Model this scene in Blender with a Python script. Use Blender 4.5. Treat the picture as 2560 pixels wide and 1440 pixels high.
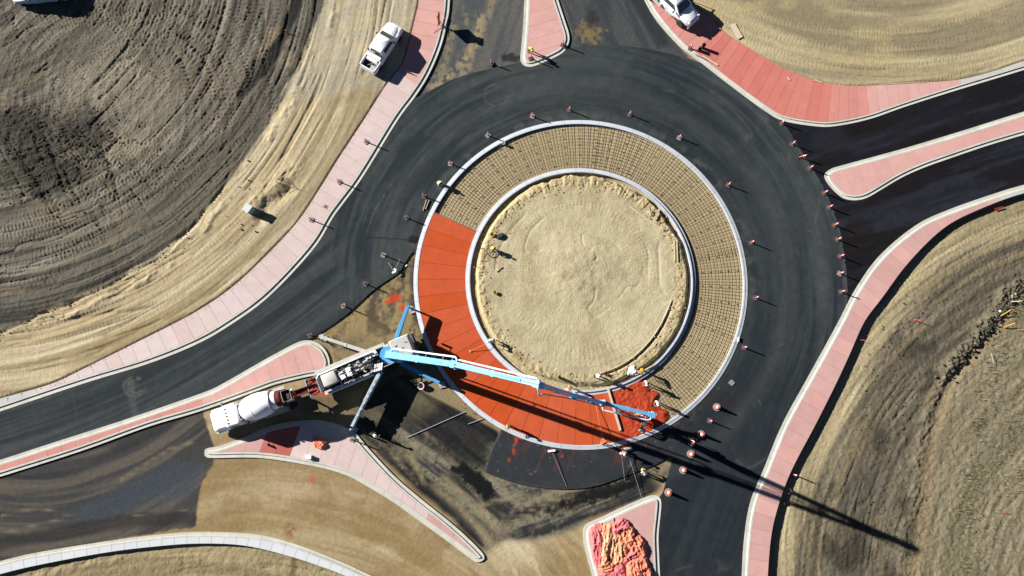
import bpy, bmesh, math, random
import numpy as np
from mathutils import Vector, Matrix, geometry

for o in list(bpy.data.objects):
    bpy.data.objects.remove(o)
scene = bpy.context.scene
COL = scene.collection
rnd = random.Random(11)
PI = math.pi

# ------------------------------------------------------------------ camera, sky, sun, exposure
F, TH, HC = 1830.0, math.radians(8.93), 75.0          # focal length in photo pixels, tilt off straight down, height
cam = bpy.data.objects.new('camera', bpy.data.cameras.new('camera'))
COL.objects.link(cam)
cam.location = (0, 0, HC)
cam.rotation_euler = (TH, 0, 0)
cam.data.sensor_width = 36
cam.data.lens = 36 * F / 2560
cam.data.clip_end = 5000
scene.camera = cam

SUN_AZ, SUN_EL = math.radians(22.5), math.radians(25.0)
world = bpy.data.worlds.new('World')
scene.world = world
world.use_nodes = True
wn = world.node_tree
for n in list(wn.nodes):
    wn.nodes.remove(n)
sky = wn.nodes.new('ShaderNodeTexSky')
sky.sky_type = 'NISHITA'
sky.sun_disc = False
sky.sun_elevation = SUN_EL
sky.sun_rotation = math.radians(-67.5)
sky.altitude = 4000
sky.air_density = .45
sky.dust_density = .2
bg = wn.nodes.new('ShaderNodeBackground')
bg.inputs['Strength'].default_value = 0.05
wo = wn.nodes.new('ShaderNodeOutputWorld')
wn.links.new(sky.outputs[0], bg.inputs[0])
wn.links.new(bg.outputs[0], wo.inputs[0])

sl = bpy.data.lights.new('sun', 'SUN')
sl.energy = 5.0
sl.angle = math.radians(0.5)
sl.color = (1.0, 0.97, 0.925)
sun = bpy.data.objects.new('sun', sl)
COL.objects.link(sun)
sun.rotation_euler = Vector((math.cos(SUN_AZ) * math.cos(SUN_EL), -math.sin(SUN_AZ) * math.cos(SUN_EL),
                             -math.sin(SUN_EL))).to_track_quat('-Z', 'Y').to_euler()
vs = scene.view_settings
vs.view_transform = 'Standard'
vs.look = 'None'
vs.gamma = 1
vs.use_curve_mapping = False
vs.exposure = 1.3
scene.cycles.max_bounces = 4
scene.cycles.diffuse_bounces = 2

# ------------------------------------------------------------------ survey: where a point of the photo lies on the ground
cT, sT = math.cos(TH), math.sin(TH)
def at(x, y, z=0.0):
    a, b = (x - 1280) / F, -(y - 720) / F
    wx, wy, wz = a, b * cT + sT, b * sT - cT
    t = (HC - z) / -wz
    return Vector((wx * t, wy * t, z))
def atn(p):
    p = np.asarray(p, float)
    a, b = (p[:, 0] - 1280) / F, -(p[:, 1] - 720) / F
    t = HC / (cT - b * sT)
    return np.stack([a * t, (b * cT + sT) * t], 1)
def to_px(wx, wy):
    # inverse rotation of (wx, wy, -HC)
    cy = wy * cT - HC * sT
    cz = -wy * sT - HC * cT
    return 1280 + F * wx / -cz, 720 - F * cy / -cz

# ------------------------------------------------------------------ small helpers
GAIN = 1.62
def C(r, g, b, k=1.0):
    f = lambda c: ((c / 255 + .055) / 1.055) ** 2.4 if c > 10 else c / 255 / 12.92
    return tuple(min(.86, f(c) / GAIN * k) for c in (r, g, b))
def CA(*a, **k):
    return np.array(C(*a, **k))

MATS = {}
def mat(name, col, rough=.8, metal=0., var=.12, scale=3., bump=0., bscale=20., spec=.4, rand=0., coat=0.):
    if name in MATS:
        return MATS[name]
    m = bpy.data.materials.new(name)
    m.use_nodes = True
    nt = m.node_tree
    b = nt.nodes['Principled BSDF']
    b.inputs['Roughness'].default_value = rough
    b.inputs['Metallic'].default_value = metal
    b.inputs['Specular IOR Level'].default_value = spec
    if coat:
        b.inputs['Coat Weight'].default_value = coat
    tc = nt.nodes.new('ShaderNodeTexCoord')
    no = nt.nodes.new('ShaderNodeTexNoise')
    no.inputs['Scale'].default_value = scale
    no.inputs['Detail'].default_value = 6
    no.inputs['Roughness'].default_value = .65
    nt.links.new(tc.outputs['Object'], no.inputs['Vector'])
    hs = nt.nodes.new('ShaderNodeHueSaturation')
    hs.inputs['Color'].default_value = (*col, 1)
    mr = nt.nodes.new('ShaderNodeMapRange')
    mr.inputs[1].default_value = .25
    mr.inputs[2].default_value = .75
    mr.inputs[3].default_value = 1 - var
    mr.inputs[4].default_value = 1 + var
    nt.links.new(no.outputs[0], mr.inputs[0])
    val = mr.outputs[0]
    if rand:
        oi = nt.nodes.new('ShaderNodeObjectInfo')
        m2 = nt.nodes.new('ShaderNodeMapRange')
        m2.inputs[3].default_value = 1 - rand
        m2.inputs[4].default_value = 1 + rand
        nt.links.new(oi.outputs['Random'], m2.inputs[0])
        mu = nt.nodes.new('ShaderNodeMath')
        mu.operation = 'MULTIPLY'
        nt.links.new(val, mu.inputs[0])
        nt.links.new(m2.outputs[0], mu.inputs[1])
        val = mu.outputs[0]
        m3 = nt.nodes.new('ShaderNodeMapRange')
        m3.inputs[3].default_value = 1 + rand * .8
        m3.inputs[4].default_value = 1 - rand * 1.2
        nt.links.new(oi.outputs['Random'], m3.inputs[0])
        nt.links.new(m3.outputs[0], hs.inputs['Saturation'])
    nt.links.new(val, hs.inputs['Value'])
    nt.links.new(hs.outputs[0], b.inputs['Base Color'])
    if bump:
        n2 = nt.nodes.new('ShaderNodeTexNoise')
        n2.inputs['Scale'].default_value = bscale
        n2.inputs['Detail'].default_value = 5
        nt.links.new(tc.outputs['Object'], n2.inputs['Vector'])
        bp = nt.nodes.new('ShaderNodeBump')
        bp.inputs['Strength'].default_value = bump
        bp.inputs['Distance'].default_value = .03
        nt.links.new(n2.outputs[0], bp.inputs['Height'])
        nt.links.new(bp.outputs[0], b.inputs['Normal'])
    MATS[name] = m
    return m

def attr_mat(name, rough=.95, var=.18, s1=2.5, s2=14., bump=.5, bs=9., bdist=.05, spec=.2, fine=False):
    """surface whose soil / binder colour is stored per vertex, with finer grain added by noise"""
    m = bpy.data.materials.new(name)
    m.use_nodes = True
    nt = m.node_tree
    b = nt.nodes['Principled BSDF']
    b.inputs['Roughness'].default_value = rough
    b.inputs['Specular IOR Level'].default_value = spec
    at_ = nt.nodes.new('ShaderNodeAttribute')
    at_.attribute_name = 'soil'
    tc = nt.nodes.new('ShaderNodeTexCoord')
    vals = []
    for s in (s1, s2):
        no = nt.nodes.new('ShaderNodeTexNoise')
        no.inputs['Scale'].default_value = s
        no.inputs['Detail'].default_value = 5
        no.inputs['Roughness'].default_value = .7
        nt.links.new(tc.outputs['Object'], no.inputs['Vector'])
        mr = nt.nodes.new('ShaderNodeMapRange')
        mr.inputs[1].default_value = .28
        mr.inputs[2].default_value = .72
        mr.inputs[3].default_value = 1 - var
        mr.inputs[4].default_value = 1 + var
        nt.links.new(no.outputs[0], mr.inputs[0])
        vals.append((no, mr))
    mu = nt.nodes.new('ShaderNodeMath')
    mu.operation = 'MULTIPLY'
    nt.links.new(vals[0][1].outputs[0], mu.inputs[0])
    nt.links.new(vals[1][1].outputs[0], mu.inputs[1])
    hs = nt.nodes.new('ShaderNodeHueSaturation')
    nt.links.new(at_.outputs['Color'], hs.inputs['Color'])
    nt.links.new(mu.outputs[0], hs.inputs['Value'])
    nt.links.new(hs.outputs[0], b.inputs['Base Color'])
    n3 = nt.nodes.new('ShaderNodeTexNoise')
    n3.inputs['Scale'].default_value = bs
    n3.inputs['Detail'].default_value = 6
    n3.inputs['Roughness'].default_value = .7
    nt.links.new(tc.outputs['Object'], n3.inputs['Vector'])
    bp = nt.nodes.new('ShaderNodeBump')
    bp.inputs['Strength'].default_value = bump
    bp.inputs['Distance'].default_value = bdist
    nt.links.new(n3.outputs[0], bp.inputs['Height'])
    if fine:
        ra = nt.nodes.new('ShaderNodeAttribute')
        ra.attribute_name = 'coarse'
        mx_ = nt.nodes.new('ShaderNodeMath')
        mx_.operation = 'MULTIPLY'
        mx_.inputs[1].default_value = bump
        nt.links.new(ra.outputs['Fac'], mx_.inputs[0])
        nt.links.new(mx_.outputs[0], bp.inputs['Strength'])
    nt.links.new(bp.outputs[0], b.inputs['Normal'])
    return m

class MB:
    def __init__(s):
        s.v, s.f, s.m = [], [], []
    def add(s, vs_, fs, mi=0):
        k = len(s.v)
        s.v += [tuple(v) for v in vs_]
        for f in fs:
            s.f.append(tuple(i + k for i in f))
            s.m.append(mi)
        return s
    def box(s, c, d, rz=0., mi=0, rot=None):
        R_ = rot if rot is not None else Matrix.Rotation(rz, 3, 'Z')
        c = Vector(c)
        vs_ = [c + R_ @ Vector((sx * d[0] / 2, sy * d[1] / 2, sz * d[2] / 2)) for sz in (-1, 1) for sy in (-1, 1) for sx in (-1, 1)]
        return s.add(vs_, [(0, 2, 3, 1), (4, 5, 7, 6), (0, 1, 5, 4), (2, 6, 7, 3), (0, 4, 6, 2), (1, 3, 7, 5)], mi)
    def bar(s, p, q, w, h, mi=0, w2=None, h2=None, up=(0, 0, 1)):
        p, q = Vector(p), Vector(q)
        d = (q - p).normalized()
        up = Vector(up)
        if abs(d.dot(up)) > .98:
            up = Vector((0, 1, 0))
        sd = d.cross(up).normalized()
        u = sd.cross(d)
        w2 = w if w2 is None else w2
        h2 = h if h2 is None else h2
        vs_ = []
        for b, ww, hh in ((p, w, h), (q, w2, h2)):
            for a, c in ((-1, -1), (1, -1), (1, 1), (-1, 1)):
                vs_.append(b + sd * a * ww / 2 + u * c * hh / 2)
        return s.add(vs_, [(3, 2, 1, 0), (4, 5, 6, 7), (0, 1, 5, 4), (1, 2, 6, 5), (2, 3, 7, 6), (3, 0, 4, 7)], mi)
    def tube(s, pts, r, n=8, mi=0, closed=False):
        pts = [Vector(p) for p in pts]
        k = len(pts)
        rs = r if isinstance(r, (list, tuple)) else [r] * k
        base = len(s.v)
        prev = None
        for i, p in enumerate(pts):
            if closed:
                d = (pts[(i + 1) % k] - pts[i - 1]).normalized()
            else:
                d = (pts[min(i + 1, k - 1)] - pts[max(i - 1, 0)]).normalized()
            if prev is None:
                a = Vector((0, 0, 1)) if abs(d.z) < .9 else Vector((1, 0, 0))
                u = d.cross(a).normalized()
            else:
                u = (prev - d * prev.dot(d)).normalized()
            prev = u
            w = d.cross(u)
            for j in range(n):
                t = 2 * PI * j / n
                s.v.append(tuple(p + (u * math.cos(t) + w * math.sin(t)) * rs[i]))
        for i in range(k if closed else k - 1):
            for j in range(n):
                a, b = base + i * n + j, base + i * n + (j + 1) % n
                i2 = (i + 1) % k
                c, d_ = base + i2 * n + (j + 1) % n, base + i2 * n + j
                s.f.append((a, b, c, d_)); s.m.append(mi)
        if not closed:
            s.f.append(tuple(base + j for j in reversed(range(n)))); s.m.append(mi)
            s.f.append(tuple(base + (k - 1) * n + j for j in range(n))); s.m.append(mi)
        return s
    def cyl(s, p, q, r0, r1=None, n=14, mi=0):
        return s.tube([p, q], [r0, r0 if r1 is None else r1], n, mi)
    def lathe(s, prof, n=20, c=(0, 0, 0), M=None, mi=0):
        base = len(s.v)
        c = Vector(c)
        for r, z in prof:
            for j in range(n):
                t = 2 * PI * j / n
                v = Vector((r * math.cos(t), r * math.sin(t), z))
                if M is not None:
                    v = M @ v
                s.v.append(tuple(c + v))
        for i in range(len(prof) - 1):
            for j in range(n):
                a, b = base + i * n + j, base + i * n + (j + 1) % n
                s.f.append((a, b, b + n, a + n)); s.m.append(mi)
        if prof[0][0] > 1e-4:
            s.f.append(tuple(base + j for j in reversed(range(n)))); s.m.append(mi)
        if prof[-1][0] > 1e-4:
            s.f.append(tuple(base + (len(prof) - 1) * n + j for j in range(n))); s.m.append(mi)
        return s
    def prism(s, poly, z0, z1, mi=0):
        n = len(poly)
        a = sum(poly[i][0] * poly[(i + 1) % n][1] - poly[(i + 1) % n][0] * poly[i][1] for i in range(n))
        if a < 0:
            poly = list(reversed(poly))
        vs_ = [(p[0], p[1], z0) for p in poly] + [(p[0], p[1], z1) for p in poly]
        fs = [tuple(reversed(range(n))), tuple(range(n, 2 * n))] + [(i, (i + 1) % n, n + (i + 1) % n, n + i) for i in range(n)]
        return s.add(vs_, fs, mi)
    def loft(s, secs, mi=0, caps=True):
        n = len(secs[0])
        base = len(s.v)
        for sec in secs:
            s.v += [tuple(p) for p in sec]
        for i in range(len(secs) - 1):
            for j in range(n):
                a, b = base + i * n + j, base + i * n + (j + 1) % n
                s.f.append((a, b, b + n, a + n)); s.m.append(mi)
        if caps:
            s.f.append(tuple(base + j for j in reversed(range(n)))); s.m.append(mi)
            s.f.append(tuple(base + (len(secs) - 1) * n + j for j in range(n))); s.m.append(mi)
        return s
    def mesh(s, name, mats):
        me = bpy.data.meshes.new(name)
        me.from_pydata(s.v, [], s.f)
        for m in (mats if isinstance(mats, (list, tuple)) else [mats]):
            me.materials.append(m)
        if any(s.m):
            me.polygons.foreach_set('material_index', s.m)
        return me
    def build(s, name, mats, parent=None, smooth=False, bevel=0., fix=True):
        me = s.mesh(name, mats)
        if fix:
            bm = bmesh.new()
            bm.from_mesh(me)
            bmesh.ops.recalc_face_normals(bm, faces=bm.faces)
            bm.to_mesh(me)
            bm.free()
        if smooth:
            me.polygons.foreach_set('use_smooth', [True] * len(me.polygons))
        o = bpy.data.objects.new(name, me)
        COL.objects.link(o)
        o.parent = parent
        if smooth == 'auto':
            es = o.modifiers.new('edges', 'EDGE_SPLIT')
            es.split_angle = math.radians(40)
        if bevel:
            bv = o.modifiers.new('bevel', 'BEVEL')
            bv.width = bevel
            bv.segments = 2
            bv.limit_method = 'ANGLE'
        return o

def tag(o, label=None, cat=None, group=None, kind=None):
    if label: o['label'] = label
    if cat: o['category'] = cat
    if group: o['group'] = group
    if kind: o['kind'] = kind
    return o
def thing(name, label, cat, loc=(0, 0, 0), rz=0., group=None):
    o = bpy.data.objects.new(name, None)
    o.empty_display_size = .3
    COL.objects.link(o)
    o.location = loc
    o.rotation_euler = (0, 0, rz)
    return tag(o, label, cat, group)
def dup(root, loc, rz=0., label=None, group=None, parent=None):
    r = root.copy()
    COL.objects.link(r)
    r.location = loc
    r.rotation_euler = (0, 0, rz)
    if label: r['label'] = label
    if group: r['group'] = group
    for ch in root.children:
        c = ch.copy()
        COL.objects.link(c)
        c.parent = r
        for g in ch.children:
            d = g.copy()
            COL.objects.link(d)
            d.parent = c
    return r
def px_dir(a, b):
    """heading on the ground of the line from photo point a to photo point b"""
    p, q = at(*a), at(*b)
    return math.atan2(q.y - p.y, q.x - p.x)

# ------------------------------------------------------------------ noise on arrays
_tabs = {}
def vnoise(u, v, seed=0):
    if seed not in _tabs:
        _tabs[seed] = np.random.RandomState(seed + 7).rand(256, 256).astype(np.float32)
    T = _tabs[seed]
    u = np.asarray(u, np.float32); v = np.asarray(v, np.float32)
    iu, iv = np.floor(u).astype(np.int32), np.floor(v).astype(np.int32)
    fu, fv = u - iu, v - iv
    fu = fu * fu * (3 - 2 * fu); fv = fv * fv * (3 - 2 * fv)
    a, b, c, d = iu & 255, (iu + 1) & 255, iv & 255, (iv + 1) & 255
    x0 = T[a, c] + (T[b, c] - T[a, c]) * fu
    x1 = T[a, d] + (T[b, d] - T[a, d]) * fu
    return x0 + (x1 - x0) * fv
def fbm(u, v, seed=0, o=4, g=.55):
    s, a, t = 0, 1., 0.
    for i in range(o):
        s = s + a * vnoise(u * 2 ** i + 17.3 * i, v * 2 ** i + 5.1 * i, seed + i)
        t += a
        a *= g
    return s / t
def sst(a, b, x):
    t = np.clip((x - a) / (b - a), 0, 1)
    return t * t * (3 - 2 * t)
def lerp3(c, col, m):
    return c + (np.asarray(col, np.float32) - c) * m[..., None]

def smooth_line(pts, n=8, closed=False):
    P = [np.array(p, float) for p in pts]
    out = []
    k = len(P)
    for i in range(k if closed else k - 1):
        if closed:
            p0, p1, p2, p3 = P[i - 1], P[i], P[(i + 1) % k], P[(i + 2) % k]
        else:
            p1, p2 = P[i], P[i + 1]
            p0 = P[i - 1] if i else 2 * p1 - p2
            p3 = P[i + 2] if i + 2 < k else 2 * p2 - p1
        for j in range(n):
            t = j / n
            out.append(.5 * ((2 * p1) + (-p0 + p2) * t + (2 * p0 - 5 * p1 + 4 * p2 - p3) * t * t + (-p0 + 3 * p1 - 3 * p2 + p3) * t ** 3))
    if not closed:
        out.append(P[-1])
    return np.array(out)
def resample(L, step=None, n=None):
    d = np.r_[0, np.cumsum(np.hypot(*np.diff(L, axis=0).T))]
    if n is None:
        n = max(2, int(round(d[-1] / step)) + 1)
    t = np.linspace(0, d[-1], n)
    return np.stack([np.interp(t, d, L[:, 0]), np.interp(t, d, L[:, 1])], 1)
def nearest_on(L, p):
    a, b = L[:-1], L[1:]
    ab = b - a
    t = np.clip(((p - a) * ab).sum(1) / np.maximum((ab ** 2).sum(1), 1e-9), 0, 1)
    q = a + ab * t[:, None]
    i = np.argmin(((q - p) ** 2).sum(1))
    return q[i]
def seg_dist(X, Y, L):
    """distance of every point to a polyline"""
    D = np.full(X.shape, 1e9, np.float32)
    for (x0, y0), (x1, y1) in zip(L[:-1], L[1:]):
        dx, dy = x1 - x0, y1 - y0
        t = np.clip(((X - x0) * dx + (Y - y0) * dy) / (dx * dx + dy * dy + 1e-9), 0, 1)
        D = np.minimum(D, (X - x0 - t * dx) ** 2 + (Y - y0 - t * dy) ** 2)
    return np.sqrt(D)
def inside(X, Y, L):
    r = np.zeros(X.shape, bool)
    n = len(L)
    for i in range(n):
        x0, y0 = L[i]; x1, y1 = L[(i + 1) % n]
        if y0 == y1:
            continue
        c = ((y0 > Y) != (y1 > Y)) & (X < (x1 - x0) * (Y - y0) / (y1 - y0) + x0)
        r ^= c
    return r
def sdf(X, Y, L):
    L = np.asarray(L, float)
    d = seg_dist(X, Y, np.vstack([L, L[:1]]))
    return np.where(inside(X, Y, L), d, -d)

# ================================================================== outlines surveyed from the photo (photo pixels)
LW_SOIL = [(1052, -120), (1048, 0), (1041, 34), (1031, 77), (1008, 161), (974, 201), (914, 296), (850, 393), (796, 480), (736, 567), (625, 681), (551, 742), (470, 792), (336, 860), (201, 927), (131, 960), (0, 997), (-160, 1045)]
LW_ROAD = [(1132, -120), (1125, 0), (1119, 50), (1102, 118), (1072, 188), (1038, 242), (994, 302), (907, 443), (860, 507), (833, 544), (783, 624), (672, 742), (571, 816), (487, 863), (369, 910), (215, 957), (0, 1029), (-160, 1080)]
RW_ROAD = [(2760, 410), (2560, 462), (2483, 485), (2372, 524), (2288, 564), (2197, 641), (2137, 725), (2093, 809), (2036, 913), (2010, 960), (1955, 1061), (1908, 1175), (1875, 1256), (1860, 1346), (1854, 1440), (1850, 1560)]
RW_SOIL = [(2760, 432), (2560, 483), (2506, 500), (2439, 527), (2372, 560), (2315, 608), (2254, 675), (2204, 745), (2160, 802), (2127, 876), (2093, 950), (2036, 1064), (1982, 1165), (1952, 1239), (1928, 1329), (1918, 1440), (1914, 1560)]
TW_ROAD = [(1560, -120), (1612, 0), (1648, 58), (1700, 116), (1734, 143), (1830, 218), (1915, 280), (1959, 303), (2036, 316), (2086, 316), (2170, 299), (2260, 268), (2372, 232), (2560, 175), (2760, 112)]
TW_SOIL = [(1650, -120), (1721, 0), (1747, 24), (1799, 70), (1817, 87), (1902, 141), (1985, 185), (2036, 202), (2103, 215), (2170, 216), (2271, 209), (2388, 202), (2480, 180), (2560, 153), (2760, 92)]
BW_ROAD = [(-160, 1450), (0, 1403), (101, 1380), (269, 1353), (403, 1336), (504, 1330), (638, 1336), (739, 1360), (860, 1407), (960, 1455), (1060, 1510)]
BW_SOIL = [(-160, 1482), (0, 1435), (101, 1411), (269, 1380), (403, 1364), (497, 1358), (605, 1362), (705, 1384), (800, 1414), (880, 1446), (1000, 1515)]
ISL = {
 'top': [(1318, -130), (1311, 0), (1308, 60), (1303, 120), (1301, 146), (1307, 162), (1323, 168), (1346, 162), (1380, 147), (1408, 131), (1421, 110), (1423, 88), (1412, 52), (1395, 0), (1352, -130)],
 'right': [(2760, 222), (2560, 279), (2400, 329), (2250, 374), (2103, 414), (2076, 423), (2061, 436), (2066, 455), (2088, 481), (2110, 497), (2138, 501), (2166, 495), (2200, 476), (2254, 444), (2310, 419), (2372, 397), (2460, 367), (2560, 337), (2760, 280)],
 'left': [(-160, 1200), (0, 1150), (151, 1101), (319, 1047), (504, 983), (554, 961), (650, 906), (739, 858), (770, 851), (789, 855), (809, 869), (822, 893), (824, 914), (815, 930), (794, 938), (768, 942), (692, 960), (638, 979), (504, 1027), (370, 1067), (202, 1128), (0, 1192), (-160, 1243)],
 'lower': [(511, 1131), (516, 1121), (551, 1114), (615, 1091), (670, 1067), (720, 1055), (767, 1051), (800, 1051), (835, 1058), (866, 1071), (890, 1084), (917, 1116), (984, 1188), (1051, 1246), (1119, 1300), (1169, 1344), (1209, 1386), (1207, 1401), (1190, 1405), (1172, 1393), (1119, 1353), (1051, 1304), (984, 1256), (917, 1215), (850, 1182), (739, 1157), (638, 1144), (537, 1145), (515, 1142)],
 'bottom': [(1462, 1316), (1474, 1306), (1502, 1294), (1557, 1268), (1615, 1243), (1638, 1238), (1650, 1245), (1653, 1262), (1650, 1296), (1646, 1337), (1647, 1379), (1650, 1440), (1658, 1560), (1520, 1560), (1481, 1440), (1468, 1393), (1460, 1360), (1458, 1335)],
}
ISL_S = {k: smooth_line(v, 4, True) for k, v in ISL.items()}
CC = at(1451, 698)                       # centre of the roundabout
R_OUT, R_IN = 17.34, 11.95
def ringpt(a, r, z=0.):
    return (CC.x + r * math.cos(a), CC.y + r * math.sin(a), z)
def ang_of(px_):
    p = at(*px_)
    return math.atan2(p.y - CC.y, p.x - CC.x)
A_START = ang_of((1130, 553))            # where the finished red concrete begins
A_BOARD = ang_of((1535, 1025)) + 2 * PI  # straightedge board
A_END = ang_of((1632, 990)) + 2 * PI     # ragged front of the pour

# main asphalt lift: outer line, then back along the ring
ring_a0, ring_a1 = ang_of((1252, 1074)), ang_of((1036, 640))
if ring_a1 < ring_a0: ring_a1 += 2 * PI
E_EDGE = [(1962, 312), (2000, 372), (2043, 440), (2075, 505), (2098, 570), (2110, 630), (2117, 690), (2119, 742)]
main_w = atn(np.vstack([
    smooth_line([(-200, 1110), (0, 1020), (215, 948), (369, 900), (487, 853), (571, 806), (672, 732), (783, 614), (833, 534), (907, 433), (994, 294), (1032, 246)], 3),
    smooth_line([(1048, 241), (1085, 222), (1130, 200), (1180, 183), (1228, 172), (1275, 162), (1330, 150), (1400, 128), (1440, 117), (1488, 113), (1560, 115), (1640, 127), (1720, 146)], 3),
    smooth_line([(1760, 160), (1850, 228), (1925, 280)], 3),
    smooth_line(E_EDGE, 3),
    smooth_line([(2112, 790), (2045, 915), (2020, 965), (1962, 1068), (1915, 1180), (1884, 1260), (1868, 1346), (1862, 1560)], 3),
    [(1640, 1560), (1640, 1440), (1636, 1330), (1645, 1250), (1658, 1230), (1668, 1195), (1683, 1142)],
    smooth_line([(1690, 1131), (1640, 1161), (1560, 1191), (1490, 1215), (1425, 1223), (1360, 1220), (1290, 1208), (1225, 1186), (1213, 1172), (1225, 1132), (1252, 1075)], 3)]))
arc_ = np.array([ringpt(a, R_OUT - .1)[:2] for a in np.linspace(ring_a0, ring_a1, 90)])
main_w = np.vstack([main_w, arc_, atn(np.vstack([
    smooth_line([(1034, 628), (1022, 642), (1010, 663), (998, 680), (970, 700), (930, 728), (880, 775), (840, 806), (800, 832), (782, 842)], 3),
    [(760, 862), (650, 916), (554, 970), (319, 1057), (0, 1160), (-200, 1225)]]))])
arms_w = atn(np.vstack([[(1930, 285), (2036, 306), (2086, 306), (2170, 290), (2372, 222), (2560, 165), (2770, 100), (2770, 440), (2560, 474), (2483, 495), (2372, 534), (2292, 574), (2204, 650), (2145, 735), (2117, 770)], np.array(E_EDGE[::-1]) - [6, 0]]))

# ================================================================== the ground sheet (relief and soil colours)
def axis(lo, hi, d, far):
    core = np.arange(lo, hi + d / 2, d)
    out = [core[-1]]; st = d
    while out[-1] < far:
        st *= 1.45
        out.append(out[-1] + st)
    o2 = [core[0]]; st = d
    while o2[-1] > -far:
        st *= 1.45
        o2.append(o2[-1] - st)
    return np.r_[o2[:0:-1], core, out[1:]]
GD = 0.105
xs = axis(-58, 58, GD, 900)
ys = axis(-20, 43.5, GD, 900)
WX, WY = np.meshgrid(xs, ys)
WX = WX.astype(np.float32); WY = WY.astype(np.float32)
def clampx(v): return np.clip(v, -64, 64)
PX, PY = to_px(np.clip(WX, -66, 66), np.clip(WY, -26, 50))
PX = PX.astype(np.float32); PY = PY.astype(np.float32)
# coarse copy for outline distances
cxs, cys = np.arange(-70, 70.1, .5), np.arange(-30, 54.1, .5)
CWX, CWY = np.meshgrid(cxs, cys)
CPX, CPY = to_px(CWX, CWY)
def up(Fc, WX_=None, WY_=None):
    X_ = WX if WX_ is None else WX_; Y_ = WY if WY_ is None else WY_
    gx = np.clip((X_ + 70) / .5, 0, len(cxs) - 1.001); gy = np.clip((Y_ + 30) / .5, 0, len(cys) - 1.001)
    ix, iy = gx.astype(int), gy.astype(int)
    fx, fy = gx - ix, gy - iy
    Fc = Fc.astype(np.float32)
    return ((Fc[iy, ix] * (1 - fx) + Fc[iy, ix + 1] * fx) * (1 - fy) + (Fc[iy + 1, ix] * (1 - fx) + Fc[iy + 1, ix + 1] * fx) * fy).astype(np.float32)
def psdf(poly, *a): return up(sdf(CPX, CPY, poly), *a)
def pdist(line, *a): return up(seg_dist(CPX, CPY, np.asarray(line, float)), *a)

def polar(c):
    dx, dy = PX - c[0], PY - c[1]
    r = np.hypot(dx, dy) * .041
    t = np.arctan2(dy, dx)
    return r, t

n_big = fbm(WX * .12, WY * .12, 1)
n_mid = fbm(WX * .5, WY * .5, 2)
n_fin = fbm(WX * 2.2, WY * 2.2, 3)
n_gr = vnoise(WX * 6.5, WY * 6.5, 4)
wob = (n_mid - .5) * 26

# ---- zones (positive inside, photo pixels)
z_left = psdf([(-900, -700)] + [(LW_SOIL[0][0], -700)] + LW_SOIL + [(-900, 1300)])
z_top = psdf([TW_SOIL[0], (1650, -700), (3300, -700), (3300, -60)] + TW_SOIL[::-1])
z_right = psdf(RW_SOIL + [(1914, 2100), (3400, 2100), (3400, 250)])
z_bot = psdf(BW_SOIL[::1] + [(1000, 2100), (-900, 2100), (-900, 1620)])
L_DARK = [(-900, -700), (880, -700), (838, -60), (825, 10), (783, 100), (722, 218), (672, 302), (588, 420), (551, 480), (484, 564), (403, 641), (275, 712), (188, 752), (100, 785), (0, 832), (-300, 960), (-900, 1100)]
z_ldark = psdf(L_DARK)

soil = np.zeros(WX.shape + (3,), np.float32) + CA(150, 134, 102)
H = np.full(WX.shape, -.12, np.float32)

def streaks(r, t, fr, ft, seed, o=3):
    return fbm(r * fr * 1.4, t * ft * .27, seed, o)
def grooves(r, t, fr, ft, seed, p=9):
    fr, ft = fr * 1.7, ft * .3
    n = vnoise(r * fr, t * ft, seed) * .75 + vnoise(r * fr * 2.1, t * ft * 2, seed + 1) * .25
    return (1 - np.abs(2 * n - 1)) ** p
def tread(r, t, R0, lane, pitch, seed, thr=.5, chev=1.6):
    """lug prints left by tyres: bars across lanes that follow the arc, in patches"""
    l = r / lane
    li = np.floor(l)
    v = l - li - .5
    u = t * R0
    b = .5 + .6 * np.sin(2 * PI * (u / (pitch * 2) + v * lane / .8)) * np.sin(2 * PI * (u / (pitch * 2) - v * lane / .8)) if chev > 1 else .5 + .5 * np.sin(2 * PI * (u / pitch + np.abs(v) * chev) + li * 2.1)
    b = b * (1 - sst(.36, .48, np.abs(v)))
    m = sst(thr, thr + .12, vnoise(li * 3.7 + 11.3, u * .16, seed) * .6 + vnoise(r * .25, u * .12, seed + 1) * .4)
    return b * m, m

# ---- left field -------------------------------------------------------------
rL, tL = polar((-100, -150))
mL = sst(-6, 6, z_left)
tan = lerp3(np.zeros_like(soil) + CA(191, 171, 130), CA(212, 194, 154), sst(.35, .7, streaks(rL, tL, 1.1, 14, 11)))
tan = lerp3(tan, CA(160, 142, 105), sst(.52, .75, streaks(rL, tL, .7, 9, 15)) * .8)
tan = lerp3(tan, CA(176, 168, 142), sst(.42, .65, fbm(WX * .2, WY * .2, 19)) * sst(700, 300, PY) * .7)
gv = grooves(rL, tL, .9, 13, 21, 12) * sst(.40, .52, fbm(rL * .3, tL * 5, 23)) + .8 * grooves(rL, tL, 1.9, 17, 121, 10) * sst(.5, .6, fbm(rL * .4, tL * 6, 123)) * sst(-150, -20, z_ldark)
tan = lerp3(tan, CA(120, 104, 74), np.clip(gv, 0, 1) * .32)  # shade in the grooves painted into the tan, besides the relief
hL_t = .16 + .05 * (streaks(rL, tL, 1.6, 16, 25) - .5) * 2 - .11 * gv + .03 * (n_fin - .5) + .014 * (n_gr - .5)
dk = lerp3(np.zeros_like(soil) + CA(112, 106, 91), CA(138, 130, 111), sst(.35, .7, streaks(rL, tL, .6, 10, 31)))
dk = lerp3(dk, CA(64, 62, 54), sst(.5, .68, streaks(rL, tL, 1.4, 13, 33)) * .85)
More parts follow.
